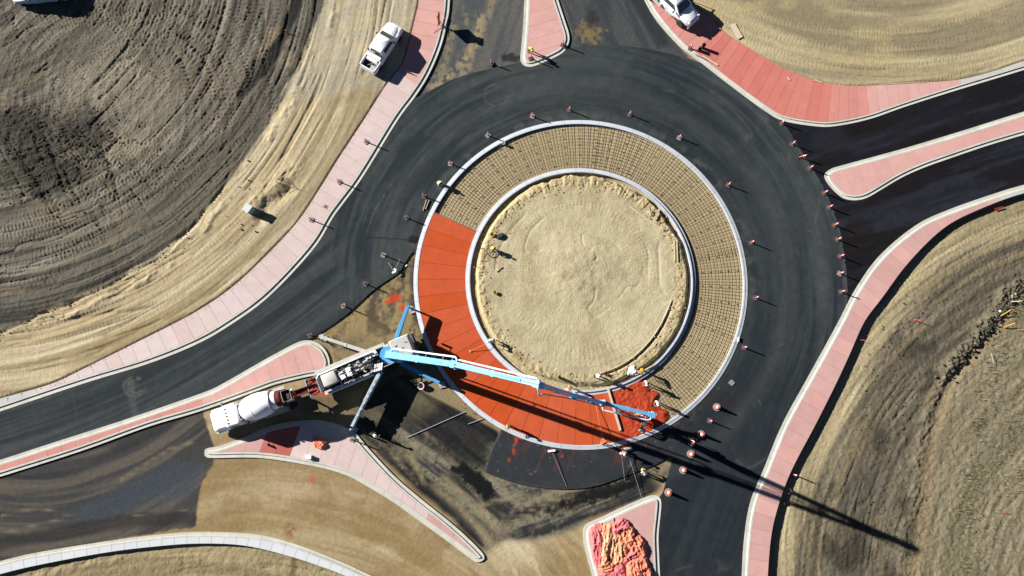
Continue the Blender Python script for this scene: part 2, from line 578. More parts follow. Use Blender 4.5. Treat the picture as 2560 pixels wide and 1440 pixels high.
dk = lerp3(dk, CA(150, 132, 104), sst(.58, .72, fbm(WX * .16 + 4, WY * .3, 35)) * .55)
rB, tB = polar((300, 290))
light_ = sst(11, 5, np.hypot((PX - 300), (PY - 250) * 1.1) * .041)
light = sst(9.0, 4.5, np.hypot((PX - 300) * 1.0, (PY - 275) * 1.25) * .041 + (n_mid - .5) * 5)
dk = lerp3(dk, CA(142, 133, 110), light * .75)
dk = lerp3(dk, CA(104, 98, 80), sst(17, 11, rB) * (1 - light) * .5)
clod = sst(5, 1.2, np.minimum(np.hypot((PX - 70) * .8, PY - 345), np.hypot(PX - 190, (PY - 330) * 1.4)) * .041 + (n_mid - .5) * 6)
clod = np.maximum(clod, sst(4, 1, np.hypot((PX - 110) * .6, PY - 420) * .041 + (n_mid - .5) * 5))
dk = lerp3(dk, CA(54, 52, 46), clod * .85)
band = np.maximum(sst(20, 6, pdist([(752, -60), (745, 0), (720, 80), (692, 130), (655, 185), (610, 235)]) + wob * .5), 0)
dk = lerp3(dk, CA(40, 40, 38), band * .9)
tr1, m1 = tread(rB, tB, 9., .8, .42, 41, .36)
up_m = sst(430, 300, PY - (PX - 300) * .1) * sst(620, 520, PX)
tr2, m2 = tread(rL, tL, 32., .8, .42, 45, .46, .3)
trd = tr1 * up_m * .06 + tr2 * (1 - up_m) * sst(-20, -120, -z_ldark) * .07
gd = grooves(rL, tL, .55, 9, 51, 14) * sst(.42, .55, fbm(rL * .2, tL * 4, 53)) + .7 * grooves(rL, tL, 1.5, 12, 151, 10) * sst(.46, .56, fbm(rL * .3, tL * 5, 153)) * (1 - light_)
gu = grooves(WX * .5 + WY * .35, WY * .1 - WX * .06, .8, 4, 55, 10) * sst(430, 330, PX) * sst(300, 380, PY) * sst(620, 480, PY)
hL_d = .22 + trd - .14 * gd - .14 * gu + .06 * (n_mid - .5) + .075 * (n_fin - .5) * (1 - .5 * light) + .04 * (n_gr - .5) + clod * (.2 * (fbm(WX * 1.4, WY * 1.4, 57) - .5) + .12 * (n_fin - .5)) - .12 * band
md = sst(-9, 9, z_ldark + wob * .8 + (streaks(rL, tL, 1.5, 12, 59) - .5) * 50)
dk = dk * np.array((.99, 1.0, 1.07), np.float32)
tan = tan * np.array((1.0, 1.01, 1.08), np.float32)
cL = lerp3(tan, dk, 0 * md) * (1 - md[..., None]) + dk * md[..., None]
# windrow ridge along the seam of the two soils
seam = np.exp(-((z_ldark + 6 + wob * .6) / 7) ** 2) * sst(-40, 40, PX - 40) * sst(760, 560, PX)
seam2 = np.exp(-((z_ldark + 26 + wob) / 8) ** 2) * sst(.45, .65, fbm(tL * 14, rL * .2, 61))
hL = hL_t * (1 - md) + hL_d * md + -.10 * np.exp(-((z_ldark + 2 + wob * .6) / 4) ** 2) * sst(760, 560, PX) * sst(.3, .5, n_mid) + seam * .05 * (.2 + 1.6 * n_fin) * sst(.35, .6, n_mid) + seam2 * .12 * (.3 + 1.4 * n_fin)
# trench and spoil round the cabinet
dg = np.exp(-(pdist([(650, 545), (672, 505), (700, 495), (722, 470)]) / 13) ** 2)
sp = np.exp(-(pdist([(640, 500), (690, 455), (740, 420)]) / 22) ** 2)
hL += -.3 * dg * (.5 + n_fin) + .16 * sp * n_fin
cL = lerp3(cL, CA(204, 186, 148), sp * .5)
for x, y, w in ((600, 740, 26), (450, 795, 24), (320, 830, 60), (250, 890, 70), (860, 250, 30), (520, 730, 20), (640, 640, 20)):
    cL = lerp3(cL, CA(150, 128, 88), np.exp(-(np.hypot((PX - x) + (PY - y) * 1.4, (PY - y) * 1.6) / w) ** 4) * .45)
soil = soil * (1 - mL[..., None]) + cL * mL[..., None]
H = H * (1 - mL) + hL * mL

# ---- top right field --------------------------------------------------------
rT, tT = polar((2230, -800))
mT = sst(-6, 6, z_top)
c = lerp3(np.zeros_like(soil) + CA(176, 160, 124), CA(198, 182, 144), sst(.3, .7, streaks(rT, tT, .8, 12, 71)))
gz = sst(.35, .6, streaks(rT, tT, .35, 6, 73) + .5 * np.exp(-((z_top - 110) / 60) ** 2) - .25)
c = lerp3(c, CA(140, 128, 103), gz * .85)
c = lerp3(c, CA(190, 172, 128), sst(.55, .75, fbm(WX * .15, WY * .3, 75)) * .6)
trT, mm = tread(rT, tT, 38., .6, .3, 77, .56)
gT = grooves(rT, tT, .6, 10, 79, 14) * sst(.5, .62, fbm(rT * .3, tT * 6, 81))
hT = .1 + .04 * trT - .08 * gT + .04 * (streaks(rT, tT, 1.5, 14, 83) - .5) + .022 * (n_fin - .5) + .01 * (n_gr - .5)
soil = soil * (1 - mT[..., None]) + c * mT[..., None]
H = H * (1 - mT) + hT * mT

# ---- right field ------------------------------------------------------------
rR, tR = polar((2900, 1480))
mR = sst(-4, 6, z_right)
c = lerp3(np.zeros_like(soil) + CA(172, 158, 124), CA(152, 138, 106), sst(.4, .65, streaks(rR, tR, 1.1, 13, 91)))
dz = sst(40, 110, z_right + (streaks(rR, tR, 1.0, 8, 93) - .5) * 120 - 35 * sst(700, 500, PY) * 2)
RIDGE = [(2700, 600), (2562, 700), (2520, 745), (2490, 790), (2440, 850), (2410, 890), (2372, 930), (2340, 1000), (2318, 1080), (2300, 1180), (2285, 1300), (2262, 1440), (2240, 1600)]
z_far = psdf(RIDGE + [(2240, 2100), (3400, 2100), (3400, 300)])
cd = lerp3(np.zeros_like(soil) + CA(94, 88, 74), CA(120, 111, 92), sst(.35, .7, streaks(rR, tR, .9, 9, 95)))
cd = lerp3(cd, CA(66, 62, 52), sst(.5, .7, fbm(WX * .35, WY * .35, 97)) * .8)
cd = lerp3(cd, CA(138, 124, 96), sst(.54, .74, streaks(rR, tR, .8, 11, 99)) * .7)
c = c * (1 - dz[..., None]) + cd * dz[..., None]
fz = sst(-34, 40, z_far + wob * 1.2 + (n_fin - .5) * 30)
cf = lerp3(np.zeros_like(soil) + CA(150, 140, 114), CA(130, 121, 96), sst(.3, .7, streaks(rR, tR, .9, 8, 191)))
cf = lerp3(cf, CA(160, 140, 108), np.exp(-((z_far - 18) / 22) ** 2) * .8)
gras = sst(.52, .68, fbm(WX * .45, WY * .3, 101) * .6 + n_fin * .4) * sst(60, 120, z_far)
gras = np.maximum(gras, np.exp(-(pdist([(2425, 1180), (2408, 1280), (2420, 1400)]) / 26) ** 2) * sst(.4, .55, n_fin))
gras = np.maximum(gras, np.exp(-(np.hypot(PX - 2545, PY - 775) / 34) ** 2) * sst(.35, .5, n_fin))
cf = lerp3(cf, CA(112, 112, 80), gras * .4)
c = c * (1 - fz[..., None]) + cf * fz[..., None]
trR, mm = tread(rR, tR, 30., .55, .3, 103, .55)
gR = grooves(rR, tR, .8, 11, 105, 12) * sst(.42, .6, fbm(rR * .3, tR * 6, 107))
hR = -.42 + .25 * sst(0, 90, z_right) + .02 * trR * (1 - fz) - .10 * gR * (1 - .7 * fz) + .06 * (streaks(rR, tR, 1.6, 14, 109) - .5) + .05 * (n_mid - .5) + .11 * (n_fin - .5) * (.4 + .8 * dz) + .05 * (n_gr - .5)
berm = np.exp(-((z_far + 8 + wob * .5) / 15) ** 2)
bh = .5 * sst(1250, 900, PY) * sst(2330, 2400, PX) + .12
hR += berm * bh * (.25 + 1.3 * n_fin * sst(.3, .6, n_mid) + .5 * (n_gr - .5)) + fz * .05 - .3 * np.exp(-((z_far - 14 - wob * .4) / 12) ** 2) * sst(1150, 900, PY) * n_fin
mnd = np.exp(-(pdist([(2262, 1100), (2255, 1115)]) / 6) ** 2) + .7 * np.exp(-(pdist([(2230, 1090), (2262, 1070)]) / 4) ** 2)
hR += .22 * mnd
soil = soil * (1 - mR[..., None]) + c * mR[..., None]
H = H * (1 - mR) + hR * mR

# ---- bottom left field ------------------------------------------------------
rD, tD = polar((500, 2700))
mD = sst(-4, 6, z_bot)
c = lerp3(np.zeros_like(soil) + CA(168, 152, 118), CA(148, 132, 100), sst(.4, .65, streaks(rD, tD, 1.0, 22, 111)))
c = lerp3(c, CA(112, 84, 56), np.exp(-(pdist([(738, 1375), (728, 1450)]) / 9) ** 4) * .75)
gD = grooves(rD, tD, .8, 24, 113, 12) * sst(.45, .6, fbm(rD * .3, tD * 12, 115))
hD = -.3 + .12 * sst(0, 60, z_bot) - .09 * gD + .05 * (n_mid - .5) + .1 * (n_fin - .5) + .04 * (n_gr - .5)
hD += .12 * sst(24, 6, pdist([(40, 1440), (180, 1410), (290, 1395)]) + wob * .4) * n_fin
soil = soil * (1 - mD[..., None]) + c * mD[..., None]
H = H * (1 - mD) + hD * mD

# ---- lower arm: milled base with a tan, sandy part to its right -------------
EP = [(-900, 1330), (0, 1165), (202, 1120), (504, 1020), (692, 955), (800, 925), (1000, 900), (1060, 980), (1250, 1080), (1230, 1190), (1430, 1230), (1700, 1140), (1650, 1260), (1480, 1300), (1500, 1560), (1060, 1530), (860, 1410), (700, 1355), (504, 1336), (269, 1360), (0, 1410), (-900, 1600)]
zE = psdf(EP)
mE = sst(-4, 4, zE)
s_ = (PX * .31 + PY * .95) * .041; l_ = (PX * .95 - PY * .31) * .041
bend = s_ + .0009 * (PX - 250) ** 2 * .041
mill = lerp3(np.zeros_like(soil) + CA(70, 69, 68), CA(98, 92, 82), sst(.4, .65, fbm(bend * 1.1, l_ * .06, 121)))
mill = lerp3(mill, CA(52, 51, 52), sst(.5, .7, fbm(bend * .8, l_ * .08, 123)) * .8)
wet = sst(0, 40, psdf([(420, 1140), (530, 1150), (520, 1210), (490, 1260), (380, 1275), (250, 1330), (60, 1320), (180, 1250)]) + wob)
mill = lerp3(mill, CA(70, 78, 86), wet * .75)
mill = lerp3(mill, CA(48, 45, 46), sst(26, 8, pdist([(-60, 1370), (150, 1335), (330, 1300), (480, 1296)]) + wob * .4) * .7)
for ln, w in (([(0, 1290), (90, 1270), (175, 1298 - 10)], 3.5), ([(0, 1336), (90, 1312), (170, 1295)], 3.5), ([(300, 1200), (420, 1125), (480, 1105)], 5), ([(330, 1290), (450, 1278), (490, 1270)], 2.5)):
    mill = lerp3(mill, CA(150, 136, 110), np.exp(-(pdist(ln) / w) ** 2) * .6)
rE, tE = polar((620, 2250))
sand = lerp3(np.zeros_like(soil) + CA(162, 140, 101), CA(180, 161, 123), sst(.35, .65, streaks(rE, tE, .9, 14, 131)))
sand = lerp3(sand, CA(146, 121, 80), sst(.48, .68, fbm(WX * .22, WY * .4, 133)) * .6)
sand = lerp3(sand, CA(206, 176, 148), np.exp(-(np.hypot((PX - 720) * .5, PY - 1225) / 26) ** 2) * .55 * n_mid * 1.6)
sand = lerp3(sand, CA(205, 188, 156), np.exp(-(np.hypot((PX - 1290) * .8, PY - 1365) / 60) ** 2) * .9)
sand = lerp3(sand, CA(178, 96, 62), np.exp(-(np.hypot((PX - 780), (PY - 1198) * .7) / 9) ** 2) * .75)
sand = lerp3(sand, CA(150, 90, 60), np.exp(-(np.hypot((PX - 726) * .9, (PY - 1328) * .7) / 13) ** 2) * sst(.4, .5, n_fin) * .9)
split = psdf([(-900, 900), (498, 1000), (515, 1060), (535, 1120), (532, 1160), (500, 1215), (492, 1260), (490, 1318), (400, 1330), (300, 1348), (0, 1420), (-900, 1700)])
ms = sst(-2.5, 2.5, split + (n_fin - .5) * 7)
ce = sand * (1 - ms[..., None]) + mill * ms[..., None]
# between the islands: dark binder tracked over with sand
F1 = [(880, 1078), (1000, 1190), (1130, 1300), (1212, 1388), (1262, 1352), (1330, 1352), (1420, 1330), (1478, 1300), (1640, 1235), (1700, 1140), (1430, 1230), (1230, 1190), (1250, 1080), (1160, 1000), (1120, 960), (1010, 930), (900, 1000)]
zF = psdf(F1)
mF = sst(-10, 10, zF + wob * .5)
dF = pdist([(870, 1060), (960, 1120), (1060, 1200), (1160, 1290), (1250, 1400)])
lin = np.where(PX < 1290, (PX * .62 - PY * .78), (PX * .55 + PY * .9)) * .041
al = np.where(PX < 1290, (PX * .78 + PY * .62), (PX * .9 - PY * .4)) * .041
wgt = sst(1240, 1340, PX + wob)
strk = fbm((PX * .60 - PY * .80) * .041 * 1.3, (PX * .80 + PY * .60) * .041 * .10, 141) * (1 - wgt) + fbm((PX * .34 + PY * .94) * .041 * 1.3, (PX * .94 - PY * .34) * .041 * .10, 143) * wgt
cf = lerp3(np.zeros_like(soil) + CA(72, 72, 70), CA(138, 130, 108), sst(.44, .62, strk + (n_fin - .5) * .35 + (n_gr - .5) * .12))
cf = lerp3(cf, CA(44, 44, 46), sst(.48, .38, strk + (n_fin - .5) * .2) * .8)
tanz = sst(1., .3, np.hypot((PX - 1010) / 75, (PY - 1120) / 60) + (n_mid - .5) * 1.2 + (n_fin - .5) * .8)
cf = lerp3(cf, CA(132, 123, 99), tanz * .7)
cf = lerp3(cf, CA(60, 58, 54), sst(.55, .75, n_fin + (n_gr - .5) * .4) * .5)
rag = (n_fin - .5) * 26 + (n_gr - .5) * 9
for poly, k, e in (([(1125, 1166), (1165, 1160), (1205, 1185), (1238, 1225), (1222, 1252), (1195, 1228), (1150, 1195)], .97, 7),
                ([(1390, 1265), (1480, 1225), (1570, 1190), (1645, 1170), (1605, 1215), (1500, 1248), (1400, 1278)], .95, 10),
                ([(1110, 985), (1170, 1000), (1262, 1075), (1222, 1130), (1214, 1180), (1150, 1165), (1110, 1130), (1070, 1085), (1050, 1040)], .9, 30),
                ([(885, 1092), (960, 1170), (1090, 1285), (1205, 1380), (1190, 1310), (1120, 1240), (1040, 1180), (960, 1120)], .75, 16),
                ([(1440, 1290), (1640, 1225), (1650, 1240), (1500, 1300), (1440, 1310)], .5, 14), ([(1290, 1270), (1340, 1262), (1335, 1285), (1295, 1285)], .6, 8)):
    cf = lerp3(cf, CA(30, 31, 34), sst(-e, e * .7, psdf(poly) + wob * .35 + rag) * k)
for ln, w, k in (([(975, 1118), (1000, 1160), (1045, 1210)], 5, .85), ([(1020, 1130), (1045, 1180), (1062, 1212)], 7, .8), ([(1085, 1215), (1150, 1270), (1215, 1340), (1235, 1385)], 10, .75), ([(1110, 1190), (1185, 1265), (1250, 1340)], 8, .65), ([(1200, 1262), (1300, 1240), (1420, 1252), (1560, 1205), (1690, 1150)], 6, .6), ([(1060, 1080), (1130, 1150), (1200, 1250), (1240, 1340)], 6, .5), ([(1655, 1205), (1640, 1180), (1690, 1150)], 16, .7)):
    cf = lerp3(cf, CA(158, 143, 110), np.exp(-((pdist(ln) + rag * .3) / w) ** 2) * k)
# tyre fans where the machines turn onto the sand
for k in range(13):
    f = k / 12
    ln = smooth_line([(1195 + 60 * f, 1395 - 40 * f), (1235 + 75 * f, 1320 - 20 * f), (1300 + 260 * f ** 1.2, 1235 + 30 * (1 - f)), (1380 + 270 * f, 1190 + 40 * f)], 4)
    cf = lerp3(cf, CA(150, 136, 106) if k % 3 else CA(52, 51, 50), np.exp(-((pdist(ln) + rag * .22) / 3.6) ** 2) * sst(1215, 1260, PY) * .55)
for k in range(6):
    ln = [(1300 + k * 24, 1345), (1325 + k * 30, 1290), (1330 + k * 36, 1235)]
    cf = lerp3(cf, CA(168, 152, 120) if k % 2 else CA(60, 58, 56), np.exp(-((pdist(ln) + rag * .2) / 3.2) ** 2) * .5)
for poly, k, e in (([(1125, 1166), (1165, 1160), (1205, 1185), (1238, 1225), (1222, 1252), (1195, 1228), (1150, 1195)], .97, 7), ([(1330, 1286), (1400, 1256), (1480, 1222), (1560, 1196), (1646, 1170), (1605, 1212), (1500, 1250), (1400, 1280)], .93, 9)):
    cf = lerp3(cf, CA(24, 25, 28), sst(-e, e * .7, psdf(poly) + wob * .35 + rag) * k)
ce = ce * (1 - mF[..., None]) + cf * mF[..., None]
# north of the pump: rubbed sand over binder
zG = psdf([(1040, 625), (1010, 665), (930, 728), (800, 832), (830, 870), (840, 960), (1010, 930), (1075, 880), (1050, 780), (1040, 690)])
mG = sst(-4, 4, zG)
cg = lerp3(np.zeros_like(soil) + CA(92, 82, 66), CA(158, 138, 98), sst(.36, .6, fbm(WX * 1.3 + 3, WY * .4, 151) * .55 + n_fin * .45))
cg = lerp3(cg, CA(76, 72, 70), sst(22, 4, pdist([(1045, 620), (1035, 700), (1050, 800), (1090, 880)])) * .8)
cg = lerp3(cg, CA(88, 82, 76), np.exp(-(np.hypot((PX - 890) * .7, PY - 865) / 30) ** 2) * .8 * n_mid * 1.6)
cg = lerp3(cg, CA(168, 148, 104), np.exp(-(np.hypot(PX - 925, PY - 855) / 34) ** 2) * .5)
ce = ce * (1 - mG[..., None]) + cg * mG[..., None]
mE = np.maximum(mE, mG)
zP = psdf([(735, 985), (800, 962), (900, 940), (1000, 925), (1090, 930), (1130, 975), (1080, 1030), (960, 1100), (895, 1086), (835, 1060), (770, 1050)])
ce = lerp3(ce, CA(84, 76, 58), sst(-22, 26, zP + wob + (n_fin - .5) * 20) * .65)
# splashed red concrete on the ground
ORANGE = C(214, 78, 38)
spl = np.zeros(WX.shape, np.float32)
for x, y, sx, sy in ((985, 745, 20, 11), (1008, 768, 12, 9), (1118, 986, 16, 8), (1135, 995, 9, 12), (1175, 1026, 14, 7), (1215, 1040, 8, 6), (812, 985, 14, 10), (800, 975, 10, 14), (1560, 1105, 20, 7), (1576, 1180, 5, 5)):
    spl = np.maximum(spl, sst(1.25, .8, np.hypot((PX - x) / sx, (PY - y) / sy) + (fbm(WX * 1.3, WY * 1.3, 161) - .5) * 2.4))
ce = lerp3(ce, ORANGE, spl * .8)
hE = -.1 + .03 * (fbm(bend * 1.4, l_ * .08, 163) - .5) * ms + .016 * (n_fin - .5) + .008 * (n_gr - .5) + .03 * (strk - .5) * mF
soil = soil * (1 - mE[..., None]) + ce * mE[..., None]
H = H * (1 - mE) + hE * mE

# ---- upper approach: old binder with sand tracked across --------------------
TP = [(1128, -700), (1128, 0), (1104, 120), (1040, 246), (1100, 225), (1230, 180), (1330, 155), (1440, 120), (1560, 118), (1730, 150), (1640, 50), (1612, 0), (1560, -700)]
zT = psdf(TP)
mTop = sst(-3, 3, zT)
a1 = (PX * .95 + PY * .3) * .041; a2 = (PY * .95 - PX * .3) * .041
ct = lerp3(np.zeros_like(soil) + CA(84, 88, 90), CA(104, 102, 96), sst(.35, .65, fbm(a1 * .9, a2 * .1, 171)))
for ln, w, k in (([(1240, -40), (1222, 30), (1195, 90)], 9, .6), ([(1200, 40), (1190, 110), (1140, 175), (1085, 220)], 12, 1.), ([(1180, 110), (1172, 165), (1150, 190)], 10, .9), ([(1135, 60), (1110, 160), (1075, 215)], 10, .6), ([(1160, 10), (1168, 60)], 7, .5)):
    ct = lerp3(ct, CA(164, 148, 114), np.exp(-((pdist(ln) + (n_mid - .5) * 14) / w) ** 2) * sst(.3, .55, n_fin) * k)
ct = lerp3(ct, CA(40, 40, 42), sst(1.2, .6, np.hypot((PX - 1278) / 26, (PY - 143) / 13) + (n_fin - .5) * 1.4) * .85)
rl = sst(1402, 1412, PX - (PY * .3))
cr = lerp3(np.zeros_like(soil) + CA(64, 68, 72), CA(80, 82, 82), sst(.35, .65, fbm((PX * .9 - PY * .45) * .05, (PX * .45 + PY * .9) * .005, 173)))
cr = lerp3(cr, CA(44, 48, 52), sst(0, 20, psdf([(1500, -100), (1580, -100), (1700, 128), (1640, 126)]) + wob * .3) * .8)
cr = lerp3(cr, CA(132, 116, 80), sst(1.3, .5, np.hypot((PX - 1478) / 40, (PY - 84) / 26) + (n_fin - .5) * 2.2 + (n_mid - .5)) * .85)
cr = lerp3(cr, CA(40, 40, 40), sst(1.2, .6, np.hypot((PX - 1482) / 20, (PY - 48) / 34) + (n_mid - .5) * 1.5) * .6)
ct = ct * (1 - rl[..., None]) + cr * rl[..., None]
hTp = -.1 + .02 * (n_fin - .5) + .012 * (n_gr - .5)
soil = soil * (1 - mTop[..., None]) + ct * mTop[..., None]
H = H * (1 - mTop) + hTp * mTop
# ---- wheel tracks of the machines: pairs of lugged ruts on arcs
def tracks(mask, n, seed, cen, rad, spread, depth=.05, lug=.05, shade=.16, sepr=(1.6, 2.3)):
    rr_ = random.Random(seed)
    sel = np.flatnonzero(mask.reshape(-1) > .4)
    x, y = PX.reshape(-1)[sel], PY.reshape(-1)[sel]
    dh = np.zeros(len(sel), np.float32); dc = np.zeros(len(sel), np.float32)
    for k in range(n):
        c = cen[rr_.randrange(len(cen))]
        cx, cy = c[0] + rr_.gauss(0, spread), c[1] + rr_.gauss(0, spread)
        R0 = 500.
        R0 = rr_.uniform(c[2], c[3])
        a0 = rr_.uniform(-PI, PI); da = rr_.uniform(500, 1500) / R0
        if len(c) > 4: a0 = rr_.uniform(c[4], c[5])
        r_, t_ = np.hypot(x - cx, y - cy), np.arctan2(y - cy, x - cx)
        tt = np.mod(t_ - a0, 2 * PI)
        on = sst(0, .08, tt) * sst(da, da - .1, tt)
        sep, hw = rr_.uniform(*sepr), rr_.uniform(.22, .34)
        pit, ch, mode = rr_.uniform(.34, .46), rr_.uniform(.3, .8), rr_.random()
        wear = .35 + .65 * vnoise(t_ * R0 * .041 * .35, t_ * 0 + k, 500 + seed)
        for sd in (-1, 1):
            d = (r_ - R0) * .041 - sd * sep / 2
            prof = sst(hw + .07, hw - .05, np.abs(d))
            shoulder = np.exp(-((np.abs(d) - hw - .1) / .09) ** 2)
            u = t_ * R0 * .041
            if mode < .5: bars = np.sin(2 * PI * (u / pit + np.abs(d) * ch / hw * .5))
            else: bars = np.sin(2 * PI * (u / (pit * 1.7) + d / .42)) * np.sin(2 * PI * (u / (pit * 1.7) - d / .42)) * 1.4
            g_ = on * wear
            dh += g_ * (prof * (-depth + lug * bars * .6) + shoulder * depth * .8)
            dc += g_ * prof * rr_.choice((-1, 1, .6))
    H.reshape(-1)[sel] += dh
    sv = soil.reshape(-1, 3)
    sv[sel] *= (1 + shade * np.clip(dc, -1, 1))[:, None]
mDK = mL * md
tracks(mDK * (PY < 520), 20, 1, [(300, 280, 90, 420), (250, 300, 120, 520), (330, 230, 60, 300)], None, 60, .015, .05, .10)
tracks(mDK, 15, 2, [(-100, -150, 600, 930, -.2, 1.3)], None, 60, .02, .04, .16)
tracks(mDK, 9, 3, [(1000, -500, 700, 1100, 1.6, 2.6), (-500, 900, 500, 900, -1.4, -.3)], None, 90, .02, .04, .18)
tracks(mL * (1 - md), 8, 4, [(-100, -150, 940, 1120, -.1, 1.3)], None, 40, .02, .02, .08)
tracks(mR * (1 - fz), 10, 5, [(2900, 1480, 640, 960, 2.6, 4.2)], None, 60, .022, .03, .14)
tracks(mR * fz, 5, 6, [(2900, 1480, 300, 560, 2.6, 4.0)], None, 60, .02, .03, .08)
tracks(mT, 8, 7, [(2230, -800, 780, 1000, .9, 2.0)], None, 50, .012, .02, .08)
tracks(mD, 5, 8, [(500, 2700, 1240, 1330, -2.0, -1.4)], None, 30, .02, .03, .08)
tracks(np.maximum(mE * (1 - ms), mF) * (1 - mG), 14, 9, [(620, 2250, 860, 1120, -1.9, -1.3), (1900, 600, 700, 1000, 1.9, 2.8), (700, 1750, 500, 760, -1.2, -.4)], None, 60, .01, .01, .2)
# keep the soil below everything that is laid on it
rc = np.hypot(WX - CC.x, WY - CC.y)
low = sst(R_OUT + .1, R_OUT - .1, rc)
for pl in ([*LW_SOIL, *LW_ROAD[::-1]], [*RW_SOIL, *RW_ROAD[::-1]], [*TW_SOIL, *TW_ROAD[::-1]], [*BW_SOIL, *BW_ROAD[::-1]], *ISL_S.values()):
    low = np.maximum(low, sst(2.5, 6, psdf(pl)))
def wsdf(poly, X_=None, Y_=None):
    return up(sdf(CWX, CWY, poly), X_, Y_)
low = np.maximum(low, sst(.1, .5, wsdf(main_w)))
low = np.maximum(low, sst(.1, .5, wsdf(arms_w)))
H = H * (1 - low) + (-.22) * low
far_ = sst(62, 110, np.maximum(np.abs(WX), np.abs(WY - 12)))
H = H * (1 - far_) + (-.1 + 1.2 * (fbm(WX * .02, WY * .02, 181) - .5)) * far_
soil = lerp3(soil, CA(150, 138, 108), far_ * .8)

def grid_mesh(name, X, Y, Z, colr, m, keep=None, smooth=True):
    ny, nx = X.shape
    idx = np.arange(nx * ny).reshape(ny, nx)
    q = np.stack([idx[:-1, :-1], idx[:-1, 1:], idx[1:, 1:], idx[1:, :-1]], -1).reshape(-1, 4)
    if keep is not None:
        q = q[keep.reshape(-1)]
        used = np.unique(q)
        rm = np.full(nx * ny, -1, np.int64)
        rm[used] = np.arange(len(used))
        q = rm[q]
    else:
        used = np.arange(nx * ny)
    co = np.stack([X.reshape(-1)[used], Y.reshape(-1)[used], Z.reshape(-1)[used]], 1).astype(np.float32)
    me = bpy.data.meshes.new(name)
    me.vertices.add(len(co)); me.vertices.foreach_set('co', co.reshape(-1))
    me.loops.add(q.size); me.loops.foreach_set('vertex_index', q.reshape(-1).astype(np.int32))
    me.polygons.add(len(q))
    me.polygons.foreach_set('loop_start', np.arange(0, q.size, 4, dtype=np.int32))
    me.polygons.foreach_set('loop_total', np.full(len(q), 4, np.int32))
    if smooth:
        me.polygons.foreach_set('use_smooth', np.ones(len(q), bool))
    me.update(calc_edges=True)
    if colr is not None:
        a = me.attributes.new('soil', 'FLOAT_COLOR', 'POINT')
        cc = np.ones((len(co), 4), np.float32)
        cc[:, :3] = np.clip(colr.reshape(-1, 3)[used], .004, .86)
        a.data.foreach_set('color', cc.reshape(-1))
    me.materials.append(m)
    o = bpy.data.objects.new(name, me)
    COL.objects.link(o)
    return o
M_SOIL = attr_mat('bare_soil', .97, .17, 2.6, 13., 1., 5., .075, spec=.1, fine=True)
g_o = grid_mesh('ground', WX, WY, H, soil, M_SOIL)
coarse = .32 + .36 * mDK + .45 * mR * dz + .2 * mD
ca = g_o.data.attributes.new('coarse', 'FLOAT', 'POINT')
ca.data.foreach_set('value', coarse.reshape(-1).astype(np.float32))
tag(g_o, kind='structure')

# ================================================================== asphalt
M_ASPH = attr_mat('asphalt', .9, .16, .8, 22., .4, 30., .012, spec=.12)
def surface(name, poly, z, paint, m, step=.105, skirt=None):
    """sheet cut to an outline on a fine grid, its rim pulled onto the outline, with a solid edge"""
    lo, hi = poly.min(0), poly.max(0)
    lo = np.maximum(lo, (-60, -22)); hi = np.minimum(hi, (60, 46))
    X, Y = np.meshgrid(np.arange(lo[0], hi[0] + step, step), np.arange(lo[1], hi[1] + step, step))
    X = X.astype(np.float32); Y = Y.astype(np.float32)
    # exact outline distance only near the rim
    D = wsdf(poly, X, Y)
    near = np.abs(D) < .9
    D[near] = sdf(X[near], Y[near], poly)
    rim = (D < 0) & (D > -step * 1.5)
    ve = np.array(poly); a = ve; b = np.roll(ve, -1, 0); ab = b - a; L2 = np.maximum((ab ** 2).sum(1), 1e-9)
    P_ = np.stack([X[rim], Y[rim]], 1)
    out = np.empty_like(P_)
    for i0 in range(0, len(P_), 4000):
        p = P_[i0:i0 + 4000]
        t = np.clip(((p[:, None] - a) * ab).sum(2) / L2, 0, 1)
        qn = a + ab * t[..., None]
        j = ((qn - p[:, None]) ** 2).sum(2).argmin(1)
        out[i0:i0 + 4000] = qn[np.arange(len(p)), j]
    ok = D > -step * 1.5
    keep = ok[:-1, :-1] & ok[1:, :-1] & ok[:-1, 1:] & ok[1:, 1:] & ((D[:-1, :-1] > -step * .2) | (D[1:, 1:] > -step * .2) | (D[1:, :-1] > -step * .2) | (D[:-1, 1:] > -step * .2))
    px_, py_ = to_px(X, Y)
    col, dz = paint(X, Y, px_, py_)
    X[rim] = out[:, 0]; Y[rim] = out[:, 1]
    o = grid_mesh(name, X, Y, z + dz, col, m, keep)
    tag(o, kind='structure')
    if skirt is not None:
        b_ = MB(); n = len(poly)
        for i in range(n):
            p, q = poly[i], poly[(i + 1) % n]
            b_.add([(p[0], p[1], z), (q[0], q[1], z), (q[0], q[1], skirt), (p[0], p[1], skirt)], [(0, 1, 2, 3)])
        s_ = b_.build('asphalt_edge', mat('asphalt_edge', C(34, 34, 36), .95), o, fix=False)
    return o

